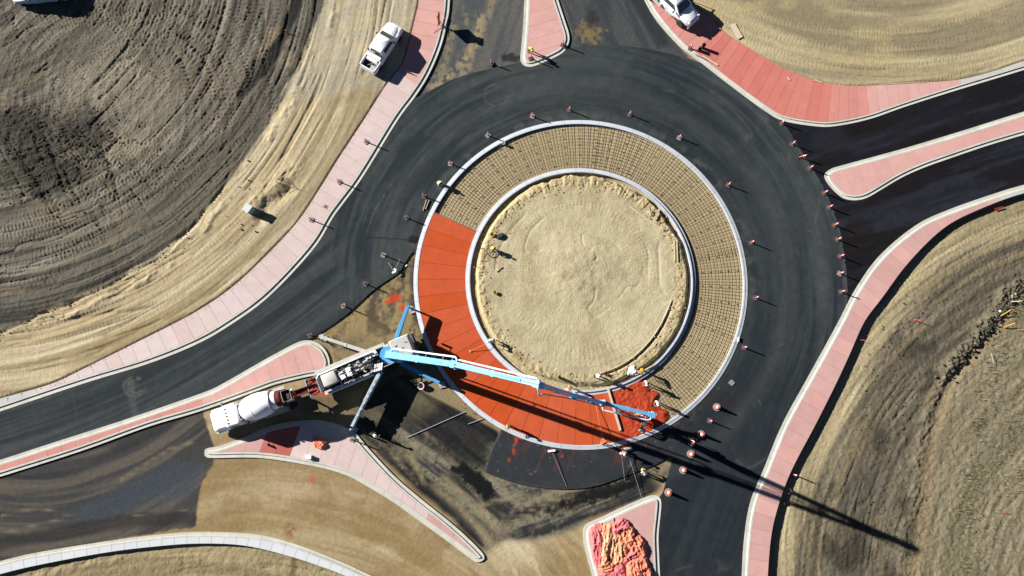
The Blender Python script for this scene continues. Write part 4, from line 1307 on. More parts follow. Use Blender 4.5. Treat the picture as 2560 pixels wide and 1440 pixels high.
# ================================================================== tubular delineators
def make_delineator():
    t = thing('delineator_post', 'x', 'delineator', group='delineator posts on square rubber bases')
    MB().prism([(-.25, -.19), (-.19, -.25), (.19, -.25), (.25, -.19), (.25, .19), (.19, .25), (-.19, .25), (-.25, .19)], 0, .06).build('base', DUSTD, t, bevel=.01)
    p = MB().lathe([(.08, .05), (.066, .12), (.062, .98), (.04, 1.02)], 10)
    p.lathe([(.055, -.02), (.055, .02)], 10, (0, 0, 1.03))
    p.build('post', PINKP, t, smooth='auto')
    for z in (.62, .82):
        MB().lathe([(.066, z), (.066, z + .12)], 10).build('reflective_band', REFL, t, smooth='auto')
    h = MB().tube([(-.045, 0, 1.02), (-.05, 0, 1.09), (0, 0, 1.13), (.05, 0, 1.09), (.045, 0, 1.02)], .012, 6)
    h.build('loop_handle', PINKP, t)
    return t
DEL = [
 # x, y, z, label, tilt, dusty
 (1228, 159, .03, 'delineator on the upper road edge between the sign and the top island', 0, 0),
 (1407, 113, .15, 'delineator standing on the right kerb of the top island', 0, 0),
 (1327, 147, .15, 'delineator beside the lime-vested worker on the top island', 0, 0),
 (1331, 291, .03, 'pale delineator just left of the ring top, above the kerb', 0, 1),
 (1423, 276, .03, 'red delineator at the very top of the ring kerb', 0, 0),
 (1574, 287, .03, 'delineator right of the ring top, above the rebar', 0, 0),
 (1698, 345, .03, 'delineator on the road outside the upper right of the ring', 0, 1),
 (1220, 339, .03, 'delineator touching the upper left of the ring kerb', 0, 1),
 (1126, 410, .03, 'delineator beside the ring kerb above the kneeling worker', 0, 1),
 (1060, 491, .03, 'delineator beside two short form boards left of the ring', 0, 0),
 (1017, 545, .03, 'delineator left of the start of the red concrete', 0, 0),
 (959, 638, .03, 'grey-based delineator above the two crossed hand floats', 0, 1),
 (914, 710, .03, 'delineator on the torn asphalt edge above the orange splashes', 0, 0),
 (859, 765, .03, 'delineator on the torn asphalt edge above the white outrigger foot', 0, 1),
 (776, 839, .03, 'delineator at the tip of the left island beside the white outrigger', 0, 0),
 (916, 355, .15, 'uppermost delineator standing on the left pavement', 0, 1),
 (849, 455, .15, 'middle delineator standing on the left pavement', 0, 1),
 (779, 550, .15, 'lowest delineator standing on the left pavement', 0, 1),
 (1820, 463, .03, 'delineator outside the right of the ring near two o\'clock', 0, 0),
 (1878, 607, .03, 'delineator outside the ring kerb at three o\'clock, upper one', 0, 0),
 (1889, 745, .03, 'delineator outside the ring kerb at three o\'clock, lower one', 0, 0),
 (1860, 869, .03, 'delineator near the fallen white tube right of the ring', 0, 0),
 (1829, 957, .03, 'flat-lying grey delineator base on the lower right road', 0, 1),
 (1774, 1052, .03, 'delineator between the two uppermost big orange cones', 0, 0),
 (1954, 309, .03, 'delineator where the top right kerb meets the right arm', 0, 0),
 (1980, 361, .03, 'second delineator down the right arm joint', 0, 0),
 (1998, 393, .03, 'delineator leaning downhill, third down the right arm joint', 1, 0),
 (2024, 421, .03, 'fourth delineator down the right arm joint, above the island tip', 0, 0),
 (2060, 483, .03, 'delineator at the lower left of the right island tip', 0, 0),
 (2072, 519, .03, 'first delineator below the right island on the black joint', 0, 0),
 (2086, 563, .03, 'second delineator below the right island on the black joint', 0, 0),
 (2093, 599, .03, 'third delineator below the right island on the black joint', 0, 0),
 (2100, 641, .03, 'fourth delineator below the right island on the black joint', 0, 0),
 (2099, 684, .03, 'pale delineator second from the pavement end of the black joint', 0, 1),
 (2102, 730, .03, 'delineator nearest the right pavement on the black joint', 0, 0),
 (881, 1099, .15, 'delineator on the crescent island below the right outrigger', 0, 1),
 (1983, 1186, -.2, 'delineator on soil just beyond the right pavement', 0, 0),
 (1972, 1227, -.2, 'dark delineator on soil in the boom shadow', 0, 1),
 (1962, 1255, -.2, 'delineator leaning right on soil below the boom shadow', 2, 0),
 (1726, 121, .15, 'delineator on the top right pavement beside the stored tools', 0, 0),
]
d0 = make_delineator()
for k, (x, y, z, lab, tilt, dusty) in enumerate(DEL):
    p = at(x, y, z)
    rz = rnd.uniform(-.6, .9)
    if k == 0:
        o = d0
        o.location = p
        o.rotation_euler = (0, 0, rz)
        o['label'] = lab
    else:
        o = dup(d0, p, rz, lab)
    if tilt == 1: o.rotation_euler = (.35, .25, rz)
    if tilt == 2: o.rotation_euler = (0, .9, 0)
    if dusty:
        for c in o.children:
            if c.name.startswith('base'):
                c.material_slots[0].link = 'OBJECT'
                c.material_slots[0].material = DUSTR
        if lab.startswith('flat-lying'):
            for c in list(o.children):
                if not c.name.startswith('base'):
                    bpy.data.objects.remove(c)
# ================================================================== big cones
def make_cone():
    t = thing('traffic_cone', 'x', 'cone', group='big orange cones on the lower right road')
    MB().lathe([(.36, 0), (.40, .02), (.40, .07), (.30, .09), (.28, .07), (.2, .07)], 24).build('base', DUSTR, t, smooth='auto')
    MB().lathe([(.24, .07), (.20, .16), (.10, .92), (.085, .98)], 22).build('cone_body', ORANGE_M, t, smooth='auto')
    for z0, z1 in ((.34, .5), (.62, .76)):
        r = lambda z: .20 + (.10 - .20) * (z - .16) / .76 + .004
        MB().lathe([(r(z0), z0), (r(z1), z1)], 22).build('reflective_band', REFL, t, smooth='auto')
    return t
c0 = make_cone()
for k, (x, y, lab) in enumerate([(1792, 1018, 'uppermost big orange cone, right of the pour front'), (1753, 1086, 'second big orange cone from the top, beside the pump operator'),
                                 (1727, 1135, 'third big orange cone, partly in boom shadow'), (1708, 1175, 'fourth big orange cone, inside the wide boom shadow'),
                                 (1671, 1231, 'lowest big orange cone, next to the bottom island tip')]):
    if k == 0:
        c0.location = at(x, y, .03); c0['label'] = lab
    else:
        dup(c0, at(x, y, .03), k * .7, lab)

# ================================================================== vehicles
def wheel(parent, x, y, r, w, rimm=GREY):
    M = Matrix.Rotation(PI / 2, 3, 'X')
    o = MB().lathe([(r * .55, -w / 2), (r * .93, -w / 2), (r, -w * .36), (r, w * .36), (r * .93, w / 2), (r * .55, w / 2)], 22, (0, 0, 0), M).build('wheel', RUBBER, parent, smooth='auto')
    o.location = (x, y, r)
    MB().lathe([(.01, -w * .42), (r * .3, -w * .4), (r * .56, -w * .3), (r * .56, w * .3), (r * .3, w * .4), (.01, w * .42)], 16, (0, 0, 0), M).build('rim', rimm, o, smooth='auto')
    return o
def rloop(x0, x1, hw, z, r, n=4):
    """rounded rectangle loop at height z"""
    out = []
    for cx, cy, a0 in ((x1 - r, hw - r, 0), (x0 + r, hw - r, 90), (x0 + r, -hw + r, 180), (x1 - r, -hw + r, 270)):
        for j in range(n + 1):
            a = math.radians(a0 + 90 * j / n)
            out.append((cx + r * math.cos(a), cy + r * math.sin(a), z))
    return out
def panel(mb, pts, off=.006, th=.01):
    p = [Vector(q) for q in pts]
    n = (p[1] - p[0]).cross(p[-1] - p[0]).normalized()
    a = [q + n * off for q in p]; b = [q - n * th for q in p]
    k = len(p)
    mb.add(a + b, [tuple(range(k)), tuple(reversed(range(k, 2 * k)))] + [(i, (i + 1) % k + 0, (i + 1) % k + k, i + k) for i in range(k)])
    return mb
def make_pickup(name, label, flat=False, loc=(0, 0, 0), rz=0, paint=None, group=None):
    paint = paint or WHITE
    t = thing(name, label, 'truck', loc, rz, group)
    nose = 2.98
    # lower body under hood and cab: lofted along the length
    def sec(x, hw, zt, zb, cr=.1):
        return [(x, -hw, zb + .12), (x, -hw + .06, zb), (x, hw - .06, zb), (x, hw, zb + .12), (x, hw, zt - cr), (x, hw - .05, zt - .03), (x, hw - .2, zt), (x, -hw + .2, zt), (x, -hw + .05, zt - .03), (x, -hw, zt - cr)]
    zt = 1.45 if flat else 1.26
    st = [(-1.08, .99, zt, .45), (.2, 1.0, zt, .45), (1.2, 1.0, zt, .45), (1.25, .99, zt - .02, .5), (2.0, .98, zt - .05, .5), (2.6, .93, zt - .12, .52), (2.85, .84, zt - .2, .52), (nose, .70, zt - .3, .55)]
    if flat:
        st = [(-.98, .96, zt, .5), (.9, .98, zt, .5), (1.2, .95, zt, .55), (1.6, .9, zt - .03, .6), (2.3, .84, zt - .12, .6), (2.75, .78, zt - .2, .6), (nose, .62, zt - .32, .6)]
    MB().loft([sec(*s) for s in st]).build('body', paint, t, smooth='auto')
    # hood: slightly raised centre panel
    MB().loft([[(1.58, -.72, zt - .03), (1.58, .72, zt - .03), (1.58, .6, zt + .04), (1.58, -.6, zt + .04)], [(2.2, -.66, zt - .1), (2.2, .66, zt - .1), (2.2, .52, zt), (2.2, -.52, zt)], [(2.74, -.5, zt - .22), (2.74, .5, zt - .22), (2.74, .42, zt - .14), (2.74, -.42, zt - .14)]]).build('hood', paint, t, smooth='auto')
    # greenhouse
    x0, x1 = -1.05, 1.62
    zr = zt + .72
    lo, hi = rloop(x0, x1, .93, zt - .02, .12), rloop(x0 + .12, x1 - .78, .76, zr - .06, .14)
    MB().loft([lo, hi, rloop(x0 + .2, x1 - .86, .70, zr, .14)]).build('cab', paint, t, smooth='auto')
    def g(x, y, z): return (x, y, z)
    def fx(f, a, b): return a + (b - a) * f
    xa, xb, za, zb_ = x1 - .0, x1 - .78, zt - .02, zr - .06
    f0, f1 = .1, .92
    w0, w1 = .80, .66
    panel(MB(), [(fx(f0, xa, xb), -w0, fx(f0, za, zb_)), (fx(f0, xa, xb), w0, fx(f0, za, zb_)), (fx(f1, xa, xb), w1, fx(f1, za, zb_)), (fx(f1, xa, xb), -w1, fx(f1, za, zb_))], .012).build('windshield', GLASS, t)
    for s in (-1, 1):
        yy = lambda f: s * fx(f, .93, .76)
        q = [(-.62, yy(.15), fx(.15, za, zb_)), (1.08, yy(.15), fx(.15, za, zb_)), (.62, yy(.86), fx(.86, za, zb_)), (-.56, yy(.86), fx(.86, za, zb_))]
        if s > 0: q = q[::-1]
        panel(MB(), q, .012).build('side_window', GLASS, t)
        MB().box((.95, s * 1.12, zt + .12), (.12, .22, .2), .2 * s).build('mirror', BLACK, t, bevel=.02)
        MB().box((2.80, s * .66, zt - .26), (.14, .26, .16), -.5 * s).build('headlight', mat('headlamp', (.6, .62, .62), .15), t, bevel=.02)
        MB().box((.05, s * 1.005, 1.02), (.2, .03, .05)).build('door_handle', BLACK, t)
    panel(MB(), [(x0 + .02, .62, zt + .14), (x0 + .02, -.62, zt + .14), (x0 + .1, -.56, zr - .16), (x0 + .1, .56, zr - .16)], .012).build('rear_window', GLASS, t)
    MB().box((nose - .02, 0, .58), (.16, 1.7, .22)).build('front_bumper', STEEL if flat else GREY, t, bevel=.04)
    if not flat:
        for s in (-1, 1):
            MB().loft([[(x, s * (h - .16), .5), (x, s * h, .5), (x, s * h, 1.2), (x, s * (h - .03), 1.27), (x, s * (h - .13), 1.27), (x, s * (h - .16), 1.2)] for x, h in ((-1.06, .99), (-2.2, .99), (-2.7, .97), (-2.92, .93))]).build('bed_side', paint, t, smooth='auto')
            MB().box((-2.93, s * .86, 1.05), (.05, .12, .26)).build('taillight', mat('tail_lamp', (.25, .01, .01), .3), t)
        MB().box((-1.95, 0, .72), (1.9, 1.64, .06)).build('bed_floor', BLACK, t)
        MB().box((-2.9, 0, .96), (.09, 1.66, .58)).build('tailgate', paint, t, bevel=.02)
        MB().box((-2.98, 0, .6), (.16, 1.8, .18)).build('rear_bumper', STEEL, t, bevel=.03)
        b = MB()
        for y in np.linspace(-.7, .7, 6):
            b.bar((-1.18, y, 1.2), (-1.18, y, 1.86), .03, .03)
        b.bar((-1.18, -.78, 1.88), (-1.18, .78, 1.88), .06, .06); b.bar((-1.18, -.78, 1.3), (-1.18, .78, 1.3), .05, .05)
        b.bar((-1.18, -.8, 1.1), (-1.18, -.8, 1.9), .06, .06); b.bar((-1.18, .8, 1.1), (-1.18, .8, 1.9), .06, .06)
        b.build('headache_rack', BLACK, t)
        MB().box((-1.43, 0, 1.2), (.42, 1.66, .34)).build('tool_box', mat('white_tool_box', (.72, .72, .70), .5), t, bevel=.02)
        MB().box((-1.85, .02, 1.02), (.34, 1.3, .5)).build('cargo_box', mat('pale_cargo', (.66, .64, .60), .7), t, bevel=.02)
        MB().box((-2.55, -.52, 1.0), (.5, .5, .4), .2).build('cargo_box', mat('grey_cargo', (.36, .36, .33), .8), t, bevel=.03)
        MB().bar((-2.1, -.1, .8), (-2.5, .25, .95), .08, .08).build('cargo_tool', GREY, t)
        for x in (1.95, -1.98):
            for s in (-1, 1): wheel(t, x, s * .86, .41, .28)
    else:
        MB().box((-2.75, 0, 1.02), (3.3, 2.3, .12)).build('flat_deck', mat('deck_plate', (.045, .045, .047), .7, var=.3), t, bevel=.01)
        for s in (-1, 1):
            MB().box((-2.75, s * 1.16, 1.03), (3.32, .05, .18)).build('deck_rail', CREAM, t)
            MB().box((-1.15, s * .95, .72), (1.1, .45, .5)).build('side_box', CREAM, t, bevel=.02)
        b = MB()
        for y in np.linspace(-1.0, 1.0, 7):
            b.bar((-1.14, y, 1.1), (-1.14, y, 2.2), .05, .05)
        b.bar((-1.14, -1.05, 2.2), (-1.14, 1.05, 2.2), .08, .08)
        b.build('headboard', DARK, t)
        MB().cyl((-1.55, -.6, 1.3), (-1.55, .6, 1.3), .26, n=14).build('reel', GREY, t, smooth='auto')
        MB().box((-.55, 0, .62), (4.4, .8, .2)).build('chassis', DARK, t)
        MB().box((.3, -1.02, .5), (1.0, .22, .05)).build('step', STEEL, t)
        for s in (-1, 1):
            wheel(t, 2.0, s * .88, .46, .28, STEEL)
            for dy in (.78, 1.06): wheel(t, -2.3, s * dy, .46, .24, STEEL)
    return t
pk = make_pickup('pickup_truck', 'white crew-cab pickup with open bed parked beside the upper left pavement', loc=at(958, 128, .1), rz=px_dir((922, 178), (988, 78)))
pk2 = make_pickup('flatbed_truck', 'white work truck with dark flat deck parked on the top right pavement', flat=True, loc=at(1678, 17, .15), rz=px_dir((1660, -2), (1717, 52)))
pk2.scale = (1.08, 1.08, 1.08)
pk3 = make_pickup('pickup_truck', 'pale blue pickup cropped by the top left corner of the photo', paint=PALEB, loc=at(114, -7, .2), rz=px_dir((180, -22), (52, -8)))

# ---- mixer truck ------------------------------------------------------------
mx_p = at(748, 988, -.08)
mx_r = px_dir((748, 988), (559, 1051))
mx = thing('mixer_truck', 'white concrete mixer truck backed up to the pump hopper', 'mixer truck', mx_p, mx_r)
MB().box((4.1, 0, .95), (7.6, .85, .3)).build('chassis', DARK, mx)
MB().loft([rloop(6.75, 8.55, 1.02, .62, .22), rloop(6.75, 8.58, 1.04, 1.2, .25), rloop(6.75, 8.45, .98, 1.62, .3), rloop(6.75, 8.2, .82, 1.78, .3)]).build('hood', WHITE, mx, smooth='auto')
MB().loft([rloop(5.35, 6.95, 1.12, .8, .1), rloop(5.35, 6.95, 1.14, 1.75, .12), rloop(5.42, 6.75, 1.08, 2.8, .14), rloop(5.5, 6.6, .98, 2.93, .16)]).build('cab', WHITE, mx, smooth='auto')
panel(MB(), [(6.95, -.95, 1.82), (6.95, .95, 1.82), (6.77, .92, 2.62), (6.77, -.92, 2.62)], .015).build('windshield', GLASS, mx)
panel(MB(), [(5.36, .75, 1.9), (5.36, -.75, 1.9), (5.42, -.72, 2.5), (5.42, .72, 2.5)], .02).build('rear_window', GLASS, mx)
for s in (-1, 1):
    q = [(5.75, s * 1.14, 1.8), (6.75, s * 1.14, 1.8), (6.6, s * 1.1, 2.4), (5.8, s * 1.1, 2.4)]
    panel(MB(), q if s < 0 else q[::-1], .015).build('side_window', GLASS, mx)
    b = MB().box((6.95, s * 1.4, 2.1), (.1, .22, .42)); b.bar((6.85, s * 1.1, 2.2), (6.95, s * 1.4, 2.2), .03, .03); b.bar((6.85, s * 1.1, 1.95), (6.95, s * 1.4, 1.95), .03, .03)
    b.build('mirror', STEEL, mx)
    MB().loft([[(x, s * y, z) for y, z in ((.72, .5 + d), (1.2, .5 + d), (1.2, h), (1.1, h + .08), (.72, h + .1))] for x, d, h in ((6.95, .2, .95), (7.3, .42, 1.12), (7.9, .42, 1.12), (8.5, .1, .9))]).build('fender', WHITE, mx, smooth='auto')
    MB().box((8.56, s * .78, .95), (.1, .28, .2)).build('headlight', mat('headlamp', (.6, .62, .62), .15), mx, bevel=.02)
    MB().box((2.2, s * .98, 1.12), (2.6, .6, .05)).build('mudguard', CREAM, mx, bevel=.02)
    MB().cyl((4.35, s * .95, .85), (5.15, s * .95, .85), .3, n=16).build('fuel_tank', STEEL, mx, smooth='auto')
    wheel(mx, 7.6, s * .98, .52, .34, STEEL)
    for x in (1.7, 2.85):
        for dy in (.78, 1.08): wheel(mx, x, s * dy, .52, .26, STEEL)
MB().box((8.62, 0, .62), (.16, 2.1, .3)).build('front_bumper', STEEL, mx, bevel=.03)
b = MB()
for y in (-.7, -.35, .0, .35, .7): b.box((6.5, y, 2.96), (.12, .1, .07))
b.build('roof_marker', mat('amber_lens', (.5, .2, .03), .4), mx)
MB().cyl((5.2, .75, 1.4), (5.2, .75, 3.0), .09, n=10).build('exhaust_stack', STEEL, mx, smooth='auto')
# drum, axis tilted up to the rear
ax0, ax1 = Vector((5.05, 0, 2.35)), Vector((.75, 0, 3.2))
Mq = (ax1 - ax0).to_track_quat('Z', 'Y').to_matrix()
L_ = (ax1 - ax0).length
prof = [(.25, 0), (.5, .0), (.78, .08), (1.02, .32), (1.2, .8), (1.27, 1.5), (1.27, 2.1), (1.17, 2.7), (.98, 3.3), (.80, 3.85), (.70, L_)]
dr = MB().lathe(prof, 40, ax0, Mq).build('drum', WHITE, mx, smooth='auto')
MB().lathe([(1.272, 1.42), (1.29, 1.46), (1.29, 1.52), (1.272, 1.56)], 40, ax0, Mq).build('drum_seam', WHITE, dr, smooth='auto')
MB().lathe([(.99, 3.28), (1.06, 3.3), (1.06, 3.42), (.95, 3.44)], 40, ax0, Mq).build('drum_track', STEEL, dr, smooth='auto')
MB().lathe([(.79, 3.9), (.83, 3.92), (.74, L_ + .02), (.5, L_ + .02), (.52, L_ - .35), (.3, L_ - .5)], 30, ax0, Mq).build('drum_mouth', REDST, dr, smooth='auto')
MB().box((4.7, 0, 1.35), (.7, 1.1, .75)).build('water_tank', GREY, mx, bevel=.05)
b = MB()
b.bar((.9, -.9, 1.1), (.9, -.75, 2.6), .12, .12); b.bar((.9, .9, 1.1), (.9, .75, 2.6), .12, .12); b.bar((.9, -.8, 2.1), (.9, .8, 2.1), .1, .1); b.bar((.5, -.7, 1.1), (.9, -.75, 2.4), .08, .08)
b.build('drum_pedestal', DARK, mx)
ho = MB().loft([[(.62, -.55, 3.75), (.62, .55, 3.75), (-.25, .5, 3.77), (-.25, -.5, 3.77)], [(.5, -.3, 2.6), (.5, .3, 2.6), (.05, .25, 2.6), (.05, -.25, 2.6)]], caps=False)
ho.build('charge_hopper', REDST, mx)
b = MB().tube([(.62, -.55, 3.77), (.62, .55, 3.77), (-.25, .52, 3.79), (-.25, -.52, 3.79)], .035, 6, closed=True); b.build('hopper_rim', CREAM, mx)
b = MB().box((.25, .95, 1.95), (.9, .6, .05)); b.bar((.6, 1.25, 1.1), (.6, 1.25, 2.95), .04, .04); b.bar((-.1, 1.25, 1.1), (-.1, 1.25, 2.95), .04, .04); b.bar((.6, 1.25, 2.9), (-.1, 1.25, 2.9), .04, .04)
for z in (1.2, 1.5, 1.8): b.bar((.6, 1.25, z), (-.1, 1.25, z), .03, .03)
b.build('ladder_platform', DARK, mx)
# discharge chute swung back to the pump hopper
ca, cb = Vector((.2, -.05, 1.75)), Vector((-2.2, -.12, 1.4))
secs = []
for k in range(7):
    f = k / 6; p = ca.lerp(cb, f)
    secs.append([(p.x, p.y + .34 * math.cos(a), p.z + .28 - .34 * math.sin(a) * .9) for a in np.linspace(.0, PI, 9)] + [(p.x, p.y + .30 * math.cos(a), p.z + .30 - .30 * math.sin(a) * .85) for a in np.linspace(PI, 0, 9)])
MB().loft(secs).build('chute', REDST, mx, smooth='auto')
b = MB()
for k in range(14):
    p = ca.lerp(cb, rnd.uniform(.3, 1)); b.lathe([(.01, -.03), (rnd.uniform(.08, .16), 0), (.1, .03), (.02, .05)], 7, (p.x, p.y + rnd.uniform(-.14, .14), p.z + .06), Matrix.Diagonal((1.8, .7, 1)))
b.build('chute_residue', REDSP, mx)['kind'] = 'stuff'
for s in (-1, 1):
    MB().box((-.02, s * .95, .95), (.06, .16, .14)).build('taillight', mat('tail_lamp', (.25, .01, .01), .3), mx)

# ---- boom pump --------------------------------------------------------------
pu_p = at(789, 969, -.08)
pu_r = px_dir((789, 969), (1046, 861))
pu = thing('boom_pump', 'concrete pump truck with outriggers spread and blue folding boom over the ring', 'pump truck', pu_p, pu_r)
Rinv = Matrix.Rotation(-pu_r, 3, 'Z')
def L(x, y, z): return Rinv @ (at(x, y, z) - pu_p)
MB().box((5.6, 0, .95), (10.2, .9, .3)).build('chassis', DARK, pu)
_n0 = set(bpy.data.objects)
b = MB().box((4.6, 1.1, 1.42), (7.4, .42, .1)); b.box((4.4, 1.12, 1.2), (6.8, .1, .4))
b.build('walkway', CREAM, pu, bevel=.01)
b = MB().box((3.6, -1.12, 1.3), (5.0, .38, .09)); b.box((3.6, -1.27, 1.12), (4.9, .06, .3)); b.build('side_locker', mat('grey_locker', (.45, .47, .48), .6), pu, bevel=.01)  # even cool grey paint on the right side
b = MB()
for x in (2.9, 4.0, 4.25, 5.0): b.box((x, -1.12, 1.365), (.18, .24, .03))
b.build('locker_hatch', WHITE, pu)
MB().tube([(.9, .55, 1.5), (1.2, .78, 1.72), (7.0, .82, 1.78), (7.3, .5, 2.2)], .085, 8).build('delivery_pipe', WHITE, pu, smooth='auto')
MB().tube([(1.4, .45, 1.55), (6.4, .5, 1.6)], .05, 6).build('hydraulic_line', CREAM, pu)
MB().loft([rloop(1.35, 2.85, .62, 1.05, .08), rloop(1.35, 2.85, .62, 1.82, .12), rloop(1.42, 2.78, .56, 1.88, .12)]).build('water_tank', CREAM, pu, smooth='auto')
for y in (-.32, .2):
    MB().cyl((3.1, y, 1.45), (6.2, y, 1.45), .14, n=12).build('pump_cylinder', CREAM, pu, smooth='auto')
b = MB()
for k in range(40):
    x = rnd.uniform(2.95, 6.9); y = rnd.uniform(-.95, .62)
    b.box((x, y, rnd.uniform(1.25, 1.7)), (rnd.uniform(.08, .42), rnd.uniform(.05, .18), rnd.uniform(.08, .3)), rnd.choice((0, 0, .3, -.4)))
b.build('valve_block', CREAM, pu)['kind'] = 'stuff'
b = MB()
for k in range(26):
    x = rnd.uniform(3.0, 6.6); y = rnd.uniform(-.9, .55); z = rnd.uniform(1.55, 1.85)
    b.tube([(x, y, z), (x + rnd.uniform(.2, .6), y + rnd.uniform(-.2, .2), z + .08), (x + rnd.uniform(.5, 1.0), y + rnd.uniform(-.4, .4), z - .15)], .03, 5)
b.build('hydraulic_hose', BLACK, pu)['kind'] = 'stuff'
b = MB().box((4.1, -.1, 1.72), (.5, .9, .1)); b.box((3.35, -.2, 1.68), (.5, .7, .08), .2); b.build('cover_plate', WHITE, pu, bevel=.01)
b = MB()
for s in (-1, 1): b.box((5.0, s * .98, 1.5), (7.6, .06, .12))
b.box((6.2, 0, 1.25), (.2, 2.0, .2)); b.box((2.95, 0, 1.2), (.15, 2.0, .2))
b.build('subframe', CREAM, pu)
for o in bpy.data.objects:
    if o not in _n0: o.location.z += .5
MB().box((4.6, 0, 1.25), (7.2, 1.9, .3)).build('deck', DARK, pu)
MB().box((4.4, 1.2, 1.35), (6.6, .05, .9)).build('side_skirt', CREAM, pu)
MB().box((3.7, -1.26, 1.3), (5.0, .05, .8)).build('side_skirt', mat('grey_locker', (.45, .47, .48), .6), pu)
# hopper at the rear
hp = MB()
o4 = [(-.35, -.85, 1.62), (-.35, .85, 1.62), (.75, .85, 1.62), (.75, -.85, 1.62)]
i4 = [(-.1, -.5, .9), (-.1, .5, .9), (.6, .5, .9), (.6, -.5, .9)]
hp.loft([o4, i4], caps=False); hp.add(i4, [(0, 1, 2, 3)])
hp.build('hopper', REDST, pu, fix=False)
hr = MB().tube(o4, .06, 6, closed=True); hr.build('hopper_rim', PALEB, pu)
b = MB()
for y in np.linspace(-.7, .7, 8): b.bar((-.3, y, 1.58), (.7, y, 1.58), .03, .03)
b.build('hopper_grate', DARK, pu)
MB().box((.98, 0, 1.3), (.35, 1.7, .8)).build('valve_housing', DARK, pu, bevel=.05)
b = MB()
for k in range(16): b.lathe([(.01, -.03), (rnd.uniform(.1, .26), 0), (rnd.uniform(.08, .2), .03), (.02, .06)], 7, (rnd.uniform(-.3, .7), rnd.uniform(-.75, .8), 1.6), Matrix.Diagonal((1.5, .7, 1)) @ Matrix.Rotation(rnd.random() * 6, 3, 'Z'))
b.build('hopper_residue', REDSP, pu)['kind'] = 'stuff'
# cab
cab = MB().loft([rloop(8.75, 11.05, 1.12, .75, .12), rloop(8.75, 11.12, 1.15, 1.7, .14), rloop(8.8, 10.98, 1.1, 2.6, .16), rloop(8.95, 10.75, .98, 2.82, .2)])
cab.build('cab', CREAM, pu, smooth='auto')
panel(MB(), [(11.12, -.98, 1.75), (11.12, .98, 1.75), (11.0, .95, 2.5), (11.0, -.95, 2.5)], .015).build('windshield', GLASS, pu)
for s in (-1, 1):
    q = [(9.4, s * 1.15, 1.75), (10.7, s * 1.15, 1.75), (10.6, s * 1.1, 2.45), (9.5, s * 1.1, 2.45)]
    panel(MB(), q if s < 0 else q[::-1], .015).build('side_window', GLASS, pu)
    b = MB().box((11.2, s * 1.42, 2.0), (.12, .2, .5)); b.bar((11.0, s * 1.1, 2.2), (11.2, s * 1.42, 2.2), .04, .04); b.build('mirror', BLACK, pu)
    MB().box((11.1, s * .85, .85), (.1, .3, .2)).build('headlight', mat('headlamp', (.6, .62, .62), .15), pu)
    for x in (8.7, 10.0): wheel(pu, x, s * 1.0, .53, .33, STEEL)
    for x in (2.2, 3.5):
        for dy in (.78, 1.06): wheel(pu, x, s * dy, .53, .26, STEEL)
b = MB().box((11.05, 0, .62), (.3, 2.3, .35)); b.build('front_bumper', DARK, pu, bevel=.04)
b = MB()
for x, y, a in ((9.3, .3, .6), (9.8, -.1, .3), (10.3, .4, -.2), (9.5, -.6, .8)): b.bar((x, y, 2.84), (x + .22 * math.cos(a), y + .22 * math.sin(a), 2.86), .04, .05)
b.build('roof_rail', DARK, pu)
MB().box((8.4, .35, 1.7), (.55, 1.2, .9)).build('engine_cover', CREAM, pu, bevel=.03)
# pedestal and turret
tc = L(974, 887, 1.2)
MB().lathe([(.95, 1.1), (.95, 1.6), (.6, 1.75), (.55, 2.5), (.7, 2.6), (.7, 2.85)], 24, (tc.x, tc.y, 0)).build('pedestal', BLUE_D, pu, smooth='auto')
for k in range(4):
    MB().box((tc.x - 1.1 - k * .34, tc.y + .62, 2.12 + k * .004), (.26, .62, .05), .25).build('tread_plate', WHITE, pu)
    MB().box((tc.x - 1.05 - k * .22, tc.y - .85 + k * .03, 2.10 + k * .004), (.16, .75, .05), -.5).build('tread_plate', WHITE, pu)
B0, B1, B2, B3, B4, B5 = L(976, 888, 3.4), L(1140, 912, 12.2), L(1347, 962, 18.6), L(1434, 989, 8.9), L(1510, 1008, 3.2), L(1629, 1037, 2.7)
hd = (B1 - B0); hd.z = 0; hd.normalize()
side = Vector((-hd.y, hd.x, 0))
b = MB()
for s in (-1, 1):
    b.loft([[(p + side * (s * .32 + e)) for p in (B0 + hd * -.75 + Vector((0, 0, -.75)), B0 + hd * .55 + Vector((0, 0, -.75)), B0 + hd * .3 + Vector((0, 0, .35)), B0 + hd * -.45 + Vector((0, 0, .3)))] for e in (-.05, .05)])
b.cyl(B0 - side * .45, B0 + side * .45, .16); b.lathe([(.75, -.95), (.75, -.62)], 22, B0)
b.build('turret', BLUE, pu)
SEC = [(B0, B1, .64, .95, .50, .66), (B1, B2, .47, .70, .40, .54), (B2, B3, .40, .54, .38, .46), (B3, B4, .38, .46, .36, .42), (B4, B5, .40, .42, .34, .30)]
for k, (p, q, w, h, w2, h2) in enumerate(SEC):
    d = (q - p).normalized()
    mb = MB().bar(p - d * .15, p.lerp(q, .45), w, h, w2=(w + w2) / 2, h2=h)
    mb.bar(p.lerp(q, .45), q + d * .12, (w + w2) / 2, h, w2=w2, h2=h2)
    o = mb.build('boom_section', BLUE, pu, bevel=.015)
    b = MB()
    b.bar(p.lerp(q, .5) - d * .14, p.lerp(q, .5) + d * .14, w + .05, h * .98)
    b.bar(q - d * .35, q + d * .28, w2 + .14, h2 + .08)
    b.cyl(q - side * (w2 / 2 + .16), q + side * (w2 / 2 + .16), .11, n=10)
    b.build('knuckle', BLUE, o)
